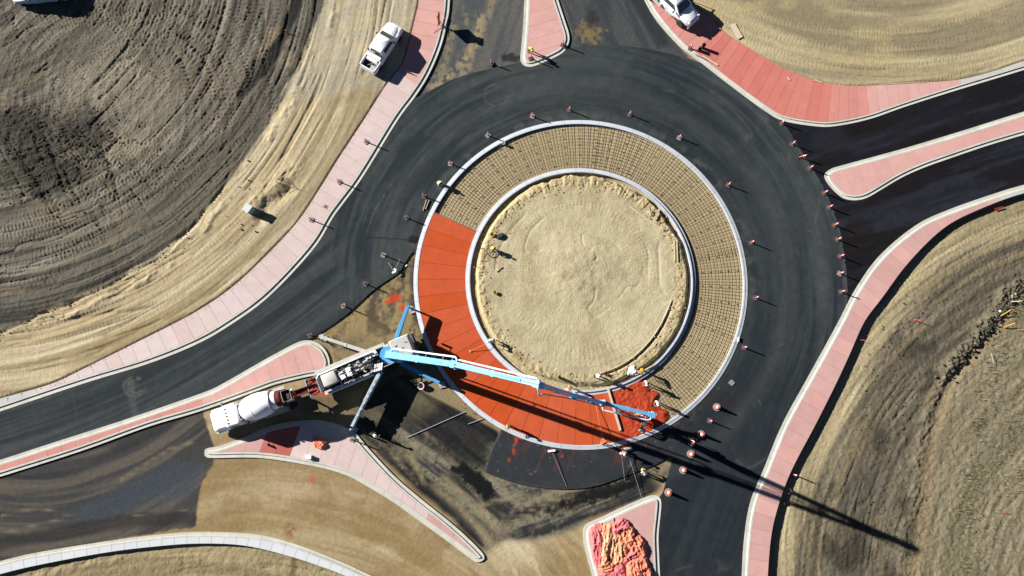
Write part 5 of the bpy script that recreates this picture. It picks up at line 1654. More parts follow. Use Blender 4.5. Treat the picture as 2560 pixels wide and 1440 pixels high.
# boom cylinders
def cylinder(p, q, r=.11):
    o = MB().cyl(p, p.lerp(q, .6), r, n=10).build('ram', BLUE, pu, smooth='auto')
    MB().cyl(p.lerp(q, .6), q, r * .55, n=8).build('ram_rod', STEEL, o, smooth='auto')
cylinder(B0 + hd * .6 + Vector((0, 0, -.9)), B0.lerp(B1, .35) + Vector((.1, 0, -.5)), .15)
cylinder(B0.lerp(B1, .55) + Vector((0, 0, .5)), B1 + Vector((0, 0, .55)))
cylinder(B1.lerp(B2, .5) + Vector((0, 0, .4)), B2 + Vector((0, 0, .5)))
# delivery line along the boom: left of the first two sections, right of the rest
up_ = Vector((0, 0, 1))
def off(p, q, f, s, dz=0.): return p.lerp(q, f) + side * s + up_ * dz
PW = WHITE
MB().tube([B0 + side * .2 + up_ * -.6, B0 + side * .62 + up_ * -.1, off(B0, B1, .06, .68), off(B0, B1, .97, .66), B1 + side * .45 + up_ * .2, B1 + side * .1 + up_ * .45], .075, 8).build('boom_pipe', PW, pu, smooth='auto')
MB().tube([B1 + side * .1 + up_ * .45, B1 + side * .4 + up_ * .1, off(B1, B2, .06, .46), off(B1, B2, .97, .44)], .065, 8).build('boom_pipe', PW, pu, smooth='auto')
MB().tube([off(B1, B2, .97, .44), B2 + side * .2 + up_ * .5, B2 + side * -.3 + up_ * .35, B2 + side * -.72 + hd * .1, B2 + side * -.78 + hd * .35 + up_ * -.4, off(B2, B3, .12, -.6)], .062, 8).build('boom_pipe', PALEB, pu, smooth='auto')
MB().tube([off(B2, B3, .12, -.6), off(B2, B3, .98, -.32), off(B3, B4, .5, -.3), off(B3, B4, .98, -.34)], .055, 8).build('boom_pipe', GREY, pu, smooth='auto')
MB().tube([off(B3, B4, .98, -.34), B4 + side * -.62, off(B4, B5, .06, -.66), off(B4, B5, .9, -.62), off(B4, B5, .985, -.5), off(B4, B5, 1.0, -.2), off(B4, B5, 1.02, -.2, -.3)], .068, 8).build('boom_pipe', PW, pu, smooth='auto')
b = MB()
for p, q, s, fs in ((B0, B1, .66, (.3, .55, .8, .93)), (B1, B2, .44, (.2, .4, .65, .85)), (B2, B3, -.45, (.5,)), (B3, B4, -.3, (.1, .6)), (B4, B5, -.62, (.15, .42, .66, .88))):
    for f in fs: b.bar(p.lerp(q, f), off(p, q, f + .01, s), .05, .06)
b.build('pipe_bracket', BLUE, pu)
t_ = B5 - side * .2
MB().tube([t_ + up_ * -.2, t_ + up_ * -.6 + hd * .05, t_ + up_ * -1.4 - hd * .02, t_ + up_ * -2.05 - hd * .1], .085, 8).build('end_hose', RUBBER, pu, smooth='auto')
b = MB(); b.box(B5 + hd * .12, (.35, .45, .35), math.atan2(hd.y, hd.x)); b.cyl(B5 - side * .3 + hd * .15, B5 + side * .3 + hd * .15, .12, n=10); b.box(B5 + hd * .35 + side * .05, (.25, .2, .3), .4)
b.build('boom_tip', BLUE, pu)
# outriggers: swing arms, jack legs, foot plates
ARMS = [((986, 862), (1020, 766), 1.15, 1.85, .42, .3, BLUE_D, (1027, 771), 'front left'),
        ((938, 887), (800, 841), .95, 1.35, .4, .32, CREAM, (806, 842), 'rear left'),
        ((953, 928), (881, 1066), .78, 1.75, .36, .26, mat('ice_blue_paint', C(196, 216, 228), .5, var=.1), (884, 1072), 'rear right'),
        ((1002, 908), (1099, 957), .9, 1.45, .42, .3, BLUE_D, (1104, 960), 'front right')]
for (a_, b_, z0, z1, w, w2, m, ft, nm_) in ARMS:
    p, q = L(*a_, (z0 + z1) / 2), L(*b_, (z0 + z1) / 2)
    o = MB().bar(p, p.lerp(q, .55), w, z1 - z0, w2=(w + w2) / 2, h2=z1 - z0).build('outrigger_arm', m, pu, bevel=.015)
    d = (q - p).normalized()
    MB().bar(p.lerp(q, .5), q, (w + w2) / 2 - .05, (z1 - z0) * .9, w2=w2, h2=(z1 - z0) * .8).build('arm_extension', m, o, bevel=.01)
    MB().bar(p.lerp(q, .52) - d * .05, p.lerp(q, .52) + d * .05, (w + w2) / 2 + .06, (z1 - z0) + .06).build('arm_collar', m, o)
    f = L(*ft, 0)
    MB().cyl((f.x, f.y, .12), (f.x, f.y, z1 - .1), .10, n=12).build('jack_leg', STEEL if m is CREAM else m, o, smooth='auto')
    MB().lathe([(.28, .06), (.28, .12), (.1, .2)], 16, (f.x, f.y, 0)).build('foot_plate', GREY, o, smooth='auto')
    if nm_ == 'rear right':
        bb = MB()
        for k in range(7):
            c = p.lerp(q, .2 + k * .11) + Vector((0, 0, (z1 - z0) / 2 + .01))
            bb.bar(c - d * .3, c + d * .12, .16, .02)
        bb.build('grip_strip', GREY, o)
for k, (x, y, lab) in enumerate([(1031, 776, 'grey timber pad under the blue outrigger foot by the orange splashes'), (810, 846, 'grey timber pad under the white outrigger foot'), (886, 1074, 'pale timber pad under the outrigger foot by the crescent island'), (1106, 962, 'dark timber pad under the blue outrigger foot beside the ring kerb')]):
    o = thing('outrigger_pad', lab, 'pad', at(x, y, -.1), .4 + k, 'timber pads under the outrigger feet')
    for j in range(4):
        MB().box((0, -.24 + j * .16, .06), (.62, .15, .12)).build('plank', GREY if k != 2 else CREAM, o, bevel=.01)

# ================================================================== people
def rotx(p, c, a):
    y, z = p[1] - c[1], p[2] - c[2]
    return (p[0], c[1] + y * math.cos(a) - z * math.sin(a), c[2] + y * math.sin(a) + z * math.cos(a))
# joints with y forward: name -> (position, radius)
def skeleton(pose):
    J = {'pelvis': (0, 0, .96), 'waist': (0, .01, 1.12), 'chest': (0, 0, 1.34), 'neck': (0, .01, 1.50), 'head': (0, .04, 1.62), 'crown': (0, .04, 1.72)}
    arms = {'stand': ((.21, .0, 1.43), (.27, .05, 1.16), (.25, .22, .98)), 'hold': ((.21, .02, 1.43), (.26, .14, 1.18), (.12, .40, 1.12)),
            'bend': ((.21, 0, 1.43), (.25, .16, 1.22), (.16, .36, 1.1)), 'kneel': ((.21, 0, 1.43), (.27, .14, 1.2), (.18, .38, 1.12))}[pose]
    legs = {'stand': ((.10, 0, .92), (.12, .03, .50), (.12, -.02, .09), (.13, .15, .04)), 'hold': ((.10, 0, .92), (.16, .06, .50), (.18, -.02, .09), (.2, .15, .04)),
            'bend': ((.10, 0, .92), (.16, .08, .50), (.17, -.04, .09), (.18, .13, .04)), 'kneel': ((.10, 0, .92), (.13, .36, .66), (.13, .0, .55), (.13, -.1, .5))}[pose]
    lean = {'stand': .05, 'hold': .22, 'bend': 1.15, 'kneel': .75}[pose]
    R = {'pelvis': .155, 'waist': .14, 'chest': .165, 'neck': .06, 'head': .098, 'crown': .085}
    pts, rad, edges, bone = [], [], [], {}
    def add(n, p, r, par=None):
        bone[n] = len(pts)
        pts.append(p); rad.append(r)
        if par: edges.append((bone[par], bone[n]))
    up = lambda p: rotx(p, J['pelvis'], -lean)
    prev = None
    for n in ('pelvis', 'waist', 'chest', 'neck', 'head', 'crown'):
        p = J[n] if n == 'pelvis' else up(J[n])
        if n in ('head', 'crown') and lean > .5:
            p = rotx(p, up(J['neck']), lean * .35)
        add(n, p, R[n], prev); prev = n
    for s, sn in ((-1, 'l'), (1, 'r')):
        m = lambda p: (p[0] * s, p[1], p[2])
        drop = .9 if pose == 'bend' else (.5 if pose == 'kneel' else 0)
        sh = up(m(arms[0]))
        el = rotx(up(m(arms[1])), sh, lean * .45 if lean > .5 else 0)
        wr = rotx(up(m(arms[2])), sh, lean * .3 if lean > .5 else 0)
        add('sh' + sn, sh, .075, 'chest'); add('el' + sn, el, .048, 'sh' + sn); add('wr' + sn, wr, .033, 'el' + sn)
        d = (Vector(wr) - Vector(el)).normalized()
        add('ha' + sn, tuple(Vector(wr) + d * .09), .042, 'wr' + sn)
        kd = -.42 if pose == 'kneel' else 0
        add('hip' + sn, m(legs[0]), .105, 'pelvis'); add('kn' + sn, m(legs[1]), .068, 'hip' + sn)
        add('an' + sn, m(legs[2]), .05, 'kn' + sn); add('toe' + sn, m(legs[3]), .042, 'an' + sn)
    if pose == 'kneel':
        pts = [(p[0], p[1], p[2] - .46) for p in pts]
    return pts, rad, edges, bone
_person = {}
def person_mesh(pose):
    if pose in _person: return _person[pose]
    pts, rad, edges, bone = skeleton(pose)
    me = bpy.data.meshes.new('figure')
    me.from_pydata(pts, edges, [])
    o = bpy.data.objects.new('figure', me)
    COL.objects.link(o)
    sk = o.modifiers.new('skin', 'SKIN')
    sk.use_smooth_shade = True
    if not me.skin_vertices:
        bm = bmesh.new(); bm.from_mesh(me); bm.verts.layers.skin.verify(); bm.to_mesh(me); bm.free()
    for i, v in enumerate(me.skin_vertices[0].data):
        w = 1.0
        v.radius = (rad[i] * (1.12 if i in (bone['waist'], bone['chest']) else 1), rad[i] * (.8 if i in (bone['waist'], bone['chest'], bone['pelvis']) else 1))
        v.use_root = i == bone['pelvis']
    ss = o.modifiers.new('sub', 'SUBSURF'); ss.levels = 1; ss.render_levels = 1
    dg = bpy.context.evaluated_depsgraph_get()
    em = bpy.data.meshes.new_from_object(o.evaluated_get(dg))
    bpy.data.objects.remove(o)
    P3 = [Vector(p) for p in pts]
    inv = {v: k for k, v in bone.items()}
    b = MB()
    b.v = [tuple(v.co) for v in em.vertices]
    def seg(c):
        best = (9, None)
        for (i, j) in edges:
            ab = P3[j] - P3[i]
            t = max(0, min(1, (c - P3[i]).dot(ab) / ab.length_squared))
            dd = (P3[i] + ab * t - c).length - (rad[i] + (rad[j] - rad[i]) * t)
            if dd < best[0]: best = (dd, inv[j], t)
        return best
    torso = []
    for p in em.polygons:
        q = seg(p.center)
        n = q[1]
        mi = 1
        if n in ('neck',) and q[2] > .6 or n in ('head', 'crown') or n[:2] in ('wr', 'ha') : mi = 0
        if n[:2] == 'wr' and q[2] < .4: mi = 1
        if n[:2] in ('hi', 'kn', 'an'): mi = 2
        if n[:2] == 'to' or (n[:2] == 'an' and q[2] > .8): mi = 3
        if n == 'waist' and q[2] < .35: mi = 2
        b.f.append(tuple(p.vertices)); b.m.append(mi)
        if n in ('waist', 'chest') and q[2] > .2: torso.append(p.index)
        if n in ('neck',) and q[2] < .35: torso.append(p.index)
    # fingers, nose and ears grow out of the same skin
    for sn in ('l', 'r'):
        h = P3[bone['ha' + sn]]; d = (h - P3[bone['wr' + sn]]).normalized()
        sx_ = d.cross(Vector((0, 0, 1))).normalized(); dn = d.cross(sx_)
        for k, ln in enumerate((.062, .075, .070, .055)):
            s0 = h + sx_ * (k - 1.5) * .019
            b.tube([s0, s0 + d * ln * .55, s0 + d * ln * .85 + dn * .028 * (1 if dn.z < 0 else -1)], [.011, .010, .008], 5, 0)
        tq = P3[bone['wr' + sn]] + d * .03 + sx_ * .03
        b.tube([tq, tq + d * .035 + sx_ * .025, tq + d * .065 + sx_ * .03], [.013, .011, .009], 5, 0)
    hd_ = P3[bone['head']]; upv = (P3[bone['crown']] - hd_).normalized(); fw = Vector((1, 0, 0)).cross(upv) * -1
    if fw.y < 0: fw = -fw
    b.tube([hd_ + fw * .085 + upv * .03, hd_ + fw * .118 - upv * .015, hd_ + fw * .09 - upv * .03], [.008, .016, .012], 5, 0)
    for s in (-1, 1):
        b.tube([hd_ + Vector((s * .092, 0, 0)) + upv * .02, hd_ + Vector((s * .105, 0, 0)) - upv * .02], [.018, .012], 5, 0)
        b.lathe([(.001, -.008), (.012, 0), (.001, .008)], 6, hd_ + fw * .088 + Vector((s * .034, 0, 0)) + upv * .02, None, 3)
    b.tube([hd_ + fw * .09 - upv * .05 - Vector((.025, 0, 0)), hd_ + fw * .09 - upv * .05 + Vector((.025, 0, 0))], .006, 5, 3)
    vest = MB()
    for i in torso:
        p = em.polygons[i]
        nb = len(vest.v)
        for vi in p.vertices:
            v = em.vertices[vi]
            vest.v.append(tuple(v.co + v.normal * .016))
        vest.f.append(tuple(range(nb, nb + len(p.vertices)))); vest.m.append(0)
    _person[pose] = (b, vest, hd_, upv, fw)
    bpy.data.meshes.remove(em)
    return _person[pose]
def person(label, x, y, z, look, pose, shirt, trousers, hat=None, vest=None, hair=True):
    """look: photo point the figure faces"""
    p = at(x, y, z)
    q = at(*look, z)
    t = thing('person', label, 'person', p, math.atan2(q.y - p.y, q.x - p.x) - PI / 2)
    b, vs_, hd_, upv, fw = person_mesh(pose)
    b.build('body', [SKIN, shirt, trousers, BOOTS], t, smooth=True, fix=False)
    if vest:
        vs_.build('safety_vest', vest, t, smooth=True, fix=False)
    M = Matrix((Vector((1, 0, 0)), fw, upv)).transposed()
    if hat:
        h = MB().lathe([(.128, .0), (.124, .05), (.10, .10), (.055, .135), (.001, .145)], 16, hd_ + upv * .035, M)
        h.lathe([(.15, -.004), (.155, .004), (.12, .012)], 16, hd_ + upv * .04 + fw * .022, M)
        h.build('hard_hat', hat, t, smooth='auto')
    elif hair:
        MB().lathe([(.104, -.01), (.112, .03), (.10, .085), (.06, .12), (.001, .13)], 14, hd_ + upv * .01 - fw * .012, M).build('hair', HAIR, t, smooth=True)
    return t
W_HAT, R_HAT, Y_HAT = mat('white_hat', (.78, .78, .76), .4), mat('red_hat', C(206, 48, 40), .4), mat('yellow_hat', C(240, 222, 120), .5)
person('person in lime vest and dark trousers bending over the tip of the top island', 1323, 128, .15, (1332, 146), 'bend', SHIRT_D, JEANS, Y_HAT, LIME)
person('person in lime vest kneeling at the upper left ring kerb', 1096, 458, .03, (1104, 466), 'kneel', SHIRT_W, JEANS, None, LIME)
person('person in yellow and orange vest crouching beside a vibrator hose on the sand', 1228, 621, .36, (1240, 631), 'kneel', HIVO, JEANS, None, LIME)
person('person in white shirt holding a long float pole over the inner kerb', 1236, 852, .2, (1205, 862), 'bend', SHIRT_W, KHAKI, W_HAT)
person('person in white shirt standing on the island near the red bucket', 1489, 941, .15, (1512, 936), 'hold', SHIRT_W, SHIRT_G, W_HAT)
person('person in bright orange shirt bending on the inner kerb by a white board', 1604, 925, .29, (1590, 940), 'bend', HIVO, HIVO, None, LIME)
person('person in orange vest and pale trousers stooping at the inner kerb under the boom', 1424, 967, .29, (1416, 980), 'bend', SHIRT_W, KHAKI, W_HAT, HIVO)
person('person in orange vest raking concrete at the upper end of the pour front', 1614, 958, 0, (1600, 962), 'hold', SHIRT_W, JEANS, W_HAT, HIVO)
person('person in white shirt raking on the rebar beside the boom tip', 1641, 1006, 0, (1625, 1016), 'hold', SHIRT_W, SHIRT_G, W_HAT)
person('person in orange shirt and white hat standing in wet concrete under the boom', 1586, 1032, .1, (1600, 1040), 'bend', HIVO, JEANS, W_HAT, HIVO)
person('dark haired person in dark shirt standing in concrete behind the boom pipe', 1541, 1027, .12, (1560, 1030), 'hold', SHIRT_D, JEANS)
person('person in pale shirt bending with orange cap near the outer kerb below the boom tip', 1612, 1058, .12, (1596, 1064), 'bend', SHIRT_W, KHAKI, mat('orange_cap', C(240, 130, 50), .6))
person('person in grey shirt kneeling on the outer kerb below the boom tip', 1606, 1078, .15, (1594, 1068), 'bend', SHIRT_G, KHAKI)
person('person in orange and yellow vest walking on the lower left outer kerb', 1269, 1062, .12, (1266, 1090), 'hold', HIVO, JEANS, Y_HAT, HIVO)
person('person in orange shirt pulling a bull float pole outside the lower kerb', 1506, 1109, .03, (1495, 1060), 'hold', HIVO, SHIRT_G, mat('orange_cap', C(240, 130, 50), .6))
person('person in orange vest with white hat holding a float handle below the ring', 1554, 1128, .03, (1560, 1150), 'hold', SHIRT_G, JEANS, W_HAT, HIVO)
person('person in pale shirt and red cap standing alone on the road by the cones', 1725, 1108, .03, (1640, 1050), 'stand', SHIRT_W, KHAKI, R_HAT)
person('person in white shirt crouching on sand above the bottom island', 1611, 1184, -.1, (1600, 1170), 'bend', SHIRT_W, KHAKI, Y_HAT)
person('person in white shirt standing beside the long shadow of the outrigger', 944, 1090, -.1, (952, 1076), 'stand', SHIRT_W, JEANS, W_HAT)
pm = person('person in orange shirt washing out on the platform of the mixer truck', 735, 992, 2.0, (738, 978), 'bend', HIVO, HIVO, W_HAT)

# ================================================================== tools, timber and loose things
def at3(p): return at(p[0], p[1], p[2] if len(p) > 2 else .05)
def float_tool(label, head, hand, head_len=1.2, hz=.16, pz=.9, m=WHITE, name='bull_float', cat='bull float', hdir=None):
    h, q = at3((head[0], head[1], hz)), at3((hand[0], hand[1], pz))
    t = thing(name, label, cat, (h.x, h.y, 0))
    o = Vector((h.x, h.y, 0))
    d = (q - h); d.z = 0; d.normalize()
    s = Vector((-d.y, d.x, 0)) if hdir is None else Vector((math.cos(hdir), math.sin(hdir), 0))
    MB().bar(h - o - s * head_len / 2, h - o + s * head_len / 2, .20, .05).build('float_blade', m, t, bevel=.01)
    MB().tube([h - o + Vector((0, 0, .03)), q - o], .022, 6).build('pole', STEEL, t)
    return t
float_tool('bull float with white pole reaching from orange worker onto red concrete', (1488, 1004), (1511, 1120), 1.1, .17, .95)
float_tool('bull float laid on the lower asphalt pad with pole pointing down right', (1379, 1127), (1417, 1217), .75, .2, .08, hdir=.1)
float_tool('wide bull float with dusty white blade beside the orange-vested worker', (1566, 1121), (1604, 1244), 1.05, .35, .1, CREAM, hdir=.22)
float_tool('float with long bright pole ending on the dark binder below the ring', (1553, 1133), (1562, 1201), .3, .8, .0, hdir=.3)
float_tool('stained red hand float with grey handle lying right of the wide float', (1571, 1107), (1600, 1094), .6, .1, .06, REDSP, 'hand_float', 'hand float', hdir=1.9)
float_tool('long fresno pole pushed over red concrete from the inner kerb', (1176, 878), (1234, 850), .2, .17, 1.0, WOOD, hdir=.9)
float_tool('hand float with wide white blade and thin handle on the asphalt edge', (985, 680), (971, 656), .42, .35, .2, WHITE, 'hand_float', 'hand float', hdir=.45)
float_tool('hand float leaning right with narrow blade on the asphalt edge', (988, 674), (1000, 648), .32, .3, .3, WHITE, 'hand_float', 'hand float', hdir=-.6)
def stick(name, label, a, b, w=.09, h=.05, m=WOOD, z=.05, cat='board', z2=None):
    p, q = at3((*a, z)), at3((*b, z if z2 is None else z2))
    o = MB().bar(Vector((0, 0, 0)), q - p, w, h).build(name, m)
    o.location = p
    return tag(o, label, cat)
stick('screed_board', 'long white straightedge lying across the wet red concrete', (1520, 972), (1551, 1076), .22, .12, WOOD2, .24)
stick('lumber', 'white board lying on the inner kerb beside the orange worker', (1588, 937), (1638, 911), .12, .08, WOOD2, .34)
stick('pole', 'long thin pole lying on dark dirt left of the ring bottom', (1017, 1094), (1162, 1030), .06, .06, GREY, -.02, 'pole')
stick('pole', 'short thin pole lying on dark dirt next to the long one', (1170, 1060), (1208, 1046), .06, .06, GREY, -.02, 'pole')
stick('lumber', 'long pale board lying on the upper right of the sandy island', (1574, 516), (1658, 576), .13, .05, WOOD2, .42)
stick('lumber', 'left one of two boards lying side by side near the right island rim', (1686, 602), (1687, 652), .11, .1, WOOD2, .42)
stick('lumber', 'right one of two boards lying side by side near the right island rim', (1692, 603), (1694, 654), .11, .1, WOOD2, .42)
stick('lumber', 'broken wide board half buried at the upper right island rim', (1649, 521), (1637, 550), .22, .05, WOOD, .5)
stick('stake', 'thin stake lying on the sand above the broken board', (1622, 518), (1628, 540), .05, .05, WOOD2, .44, 'stake')
stick('stake', 'tiny white stake on sand above the two parallel boards', (1678, 586), (1685, 589), .1, .06, WHITE, .42, 'stake')
stick('steel_bar', 'short dark bar lying on sand left of the island centre', (1243, 680), (1257, 668), .08, .06, DARK, .38, 'bar')
stick('stake', 'pale stake lying on sand below the vibrator hose', (1228, 645), (1239, 656), .04, .04, WOOD2, .38, 'stake')
stick('form_board', 'left one of two form boards left of the ring kerb', (1066, 499), (1058, 526), .07, .1, WOOD2, .1)
stick('form_board', 'right one of two form boards left of the ring kerb', (1073, 500), (1064, 523), .08, .12, WOOD, .1)
stick('plastic_tube', 'fallen white tube lying on the right ring kerb', (1847, 843), (1845, 854), .12, .12, WHITE, .2, 'tube')
stick('offcut', 'small white offcut beside the torn asphalt edge', (1012, 667), (1018, 662), .1, .05, WHITE, -.04, 'offcut')
stick('offcut', 'short pale board lying below the bottom left white pavement', (431, 1366), (449, 1363), .14, .05, WOOD2, -.18)
stick('offcut', 'small pale offcut on the red panels of the top right pavement', (1969, 193), (1975, 200), .12, .05, WOOD2, .19, 'offcut')
stick('lumber', 'short board along the edge of the top right pavement', (2035, 200), (2056, 206), .1, .05, WOOD2, .18)
stick('lumber', 'long weathered board along the soil edge of the top right pavement', (2200, 211), (2315, 205), .07, .05, WOOD, .17)
stick('lumber', 'longer pale board on the top right pavement beside the kerb', (1755, 139), (1795, 163), .15, .06, WOOD2, .2)
stick('lumber', 'shorter dark board lying along the top right kerb', (1738, 136), (1768, 151), .07, .05, DARK, .2)
stick('lumber', 'short white board between the stored tools on the top right pavement', (1731, 119), (1740, 126), .14, .05, WOOD2, .2)
stick('stake', 'red stake lying by the far right pavement edge', (2487, 523), (2508, 517), .12, .08, RED, -.15, 'stake')
stick('stake', 'tiny pink stake lying in the far lower right grass', (2511, 1281), (2524, 1283), .05, .04, PINKP, 0, 'stake')
stick('straw', 'thin pale lath lying in the right grass', (2478, 883), (2484, 908), .05, .04, WOOD2, .1, 'lath')
# black bucket pair and delineator pieces stored on the top right pavement
def bucket(label, x, y, z, m, r=.17, h=.36, tilt=None, inner=None):
    t = thing('bucket', label, 'bucket', at(x, y, z))
    if tilt: t.rotation_euler = tilt
    MB().lathe([(.001, .01), (r * .84, .0), (r, h), (r * 1.06, h), (r * .94, h - .01), (r * .8, .03), (.001, .03)], 18).build('pail', m, t, smooth='auto')
    if inner: MB().lathe([(.001, h * .55), (r * .88, h * .55)], 18).build('contents', inner, t)
    MB().tube([(r * math.cos(a), .0, h + r * 1.0 * math.sin(a)) for a in np.linspace(0, PI, 9)], .008, 5).build('bail', STEEL, t)
    return t
bucket('black bucket casting a shadow on the top right pavement', 1756, 120, .15, BLACK, .2, .8)
bucket('smaller black bucket left of the other on the top right pavement', 1748, 126, .15, BLACK, .2, .5)
bucket('red bucket on the sandy island near the white shirted worker', 1515, 936, .2, RED)
bucket('dark bucket on the sandy island above the stooping orange worker', 1398, 944, .2, BLACK, .16, .7)
bucket('white bucket with red concrete inside, in the pump shadow', 1056, 964, -.1, WHITE, .34, .4, (0, -.35, .4), REDSP)
bucket('white bucket standing on the upper left rebar', 1259, 360, .05, WHITE, .15, .34)
bucket('yellow bucket on sand above the black bags', 1231, 587, .36, YELLOW, .22, .25)
bucket('lime yellow bucket alone on the left of the sandy island', 1238, 732, .36, LIME, .2, .25)
def lump(name, label, cat, pts, z, h, m, seed, parent=None, fold=.5, foldf=3., rot=None):
    """crumpled cloth over an outline: long sharp folds on a low heap"""
    poly = np.array([at(*p)[:2] for p in pts])
    c = poly.mean(0)
    K, rings = 110, 30
    R_ = resample(smooth_line(np.vstack([poly, poly[:1]]), 4), n=K + 1)[:-1] - c
    R_ = R_ * (1 + .10 * (vnoise(np.arange(K) * .45, np.full(K, seed * 1.7), seed) - .5))[:, None]
    if cat == 'blanket' and len(pts) > 5 and seed < 75: R_ = R_ * 1.16
    f = np.linspace(0, 1, rings)[:, None]
    X, Y = f * R_[None, :, 0], f * R_[None, :, 1]
    cov = np.linalg.eigh(np.cov(R_.T))[1][:, 1]
    a = math.atan2(cov[1], cov[0]) if rot is None else rot
    u, v = X * math.cos(a) + Y * math.sin(a), -X * math.sin(a) + Y * math.cos(a)
    wv = v + .35 * (fbm(u * 1.1 + seed, v * 1.1, seed + 1) - .5)
    def ridge(fr, fu, sd): return 1 - np.abs(2 * vnoise(wv * fr + sd, u * fu + sd * .3, sd) - 1)
    iso = lambda f_, sd: (1 - np.abs(2 * vnoise(u * f_ + sd, v * f_ + wv * .3 + sd * .7, sd) - 1)) ** 2
    wr = .26 * ridge(foldf, .5, seed + 2) ** 1.5 + .22 * ridge(foldf * 2.2, 1.1, seed + 3) ** 1.5 + .35 * iso(1.3, seed + 4) + .26 * iso(2.9, seed + 6) + .16 * iso(5.5, seed + 8)
    env = np.sqrt(np.clip(1 - f ** 5, 0, 1)) * (.72 + .28 * np.clip(1 - f, 0, 1))
    Z = h * .62 * env * (.22 + fold * 1.45 * wr) + .012
    V = np.stack([X, Y, Z], -1).reshape(-1, 3)
    Fc = [(i * K + j, (i + 1) * K + j, (i + 1) * K + (j + 1) % K, i * K + (j + 1) % K) for i in range(rings - 1) for j in range(K)]
    o = MB().add(V.tolist(), Fc).build(name, m, parent, smooth=True, fix=False)
    o.location = (c[0], c[1], z)
    if parent is None: tag(o, label, cat)
    return o
lump('bag', 'black rubbish bag slumped on sand beside the yellow bucket', 'bag', [(1243, 600), (1243, 592), (1248, 586), (1256, 584), (1264, 592), (1258, 596), (1254, 601)], .36, .5, BLACK, 5)
lump('plastic_sheet', 'crumpled translucent white plastic sheet hanging on the inner kerb', 'plastic', [(1567, 938), (1569, 920), (1577, 914), (1585, 912), (1590, 924), (1598, 930), (1585, 938)], .22, .4, mat('white_plastic', (.62, .63, .64), .4, var=.1), 9, fold=.8, foldf=5)
# curing blankets
TARP_O = mat('orange_blanket', C(246, 150, 110), .75, var=.14, scale=2.5)
TARP_P = mat('pink_blanket', C(238, 124, 124), .75, var=.16, scale=2.5)
TARP_Y = mat('apricot_blanket', C(250, 178, 132), .75, var=.14, scale=2.5)
TARP_R = mat('coral_blanket', C(242, 138, 108), .75, var=.14, scale=2.5)
BL = [
 ([(1477, 1325), (1492, 1313), (1505, 1318), (1507, 1350), (1506, 1400), (1496, 1412), (1484, 1395), (1479, 1350)], .5, TARP_P, 'pink curing blanket bundle at the left of the bottom island'),
 ([(1503, 1316), (1528, 1320), (1527, 1350), (1520, 1385), (1518, 1412), (1505, 1416), (1503, 1360)], .55, TARP_Y, 'apricot curing blanket roll second from left on the bottom island'),
 ([(1525, 1340), (1540, 1332), (1556, 1350), (1565, 1375), (1560, 1400), (1540, 1408), (1526, 1398)], .55, TARP_Y, 'pale apricot curing blanket in the middle of the bottom island pile'),
 ([(1533, 1310), (1550, 1297), (1566, 1302), (1570, 1318), (1558, 1328), (1540, 1332), (1532, 1326)], .75, TARP_P, 'pink curing blanket at the top of the bottom island pile'),
 ([(1552, 1326), (1572, 1315), (1584, 1332), (1580, 1360), (1572, 1368), (1560, 1352)], .7, TARP_O, 'orange curing blanket below the pink top of the pile'),
 ([(1576, 1352), (1595, 1340), (1608, 1352), (1615, 1372), (1608, 1390), (1592, 1386), (1578, 1372)], .7, TARP_R, 'rounded coral curing blanket on the right of the pile'),
 ([(1553, 1398), (1572, 1380), (1590, 1376), (1598, 1388), (1580, 1396), (1562, 1408)], .55, TARP_P, 'rose curing blanket strip in the middle of the pile'),
 ([(1570, 1405), (1592, 1392), (1612, 1390), (1618, 1410), (1628, 1440), (1624, 1475), (1580, 1475), (1570, 1440)], .7, TARP_R, 'large coral curing blanket at the bottom right of the pile'),
 ([(1492, 1410), (1520, 1400), (1538, 1405), (1532, 1426), (1504, 1432)], .5, TARP_O, 'orange curing blanket fold at the lower left of the pile'),
 ([(1500, 1436), (1530, 1424), (1552, 1412), (1562, 1440), (1566, 1475), (1510, 1475)], .45, TARP_P, 'pale pink curing blanket at the bottom edge of the photo'),
]
for k, (pts, h, m, lab) in enumerate(BL):
    o = lump('curing_blanket', lab, 'blanket', pts, .15, h, m, 20 + k * 5, fold=.85, foldf=1.9)
    o['group'] = 'curing blankets heaped on the bottom island'
lump('curing_blanket', 'small folded orange curing blanket on the crescent island', 'blanket', [(783, 1096), (792, 1091), (816, 1098), (817, 1112), (809, 1123), (794, 1121), (784, 1112)], .15, .6, TARP_R, 77, fold=.7)
stick('pole', 'thin pole propped on the curing blankets', (1529, 1293), (1531, 1312), .06, .06, WOOD, .3, 'pole')
stick('pole', 'long thin strap pole lying across the curing blankets', (1529, 1335), (1505, 1405), .06, .06, WOOD, .75, 'pole')
# white cooler box
bx = thing('cooler_box', 'small white cooler box on the crescent island', 'box', at(773, 1142, .15), -.08)
MB().box((0, 0, .16), (.55, .36, .32)).build('box', WHITE, bx, bevel=.02)
MB().box((0, 0, .35), (.58, .39, .06)).build('lid', WHITE, bx, bevel=.015)
# utility cabinet
cb_ = thing('utility_cabinet', 'pale green metal utility cabinet in the sand left of the pavement', 'cabinet', at(628, 527, .12), px_dir((620, 531), (633, 514)))
CABG = mat('cabinet_green', C(176, 190, 178), .6, var=.06)
MB().box((0, 0, .5), (.78, .66, 1.2)).build('housing', mat('cabinet_side', C(150, 168, 158), .6), cb_, bevel=.01)
MB().box((0, 0, 1.13), (.86, .74, .08)).build('lid', mat('cabinet_lid', C(222, 232, 226), .5), cb_, bevel=.02)
MB().box((0, -.34, .55), (.6, .02, .9)).build('door', CABG, cb_)
MB().box((0, 0, -.05), (1.0, .9, .12)).build('plinth', M_KERB, cb_)
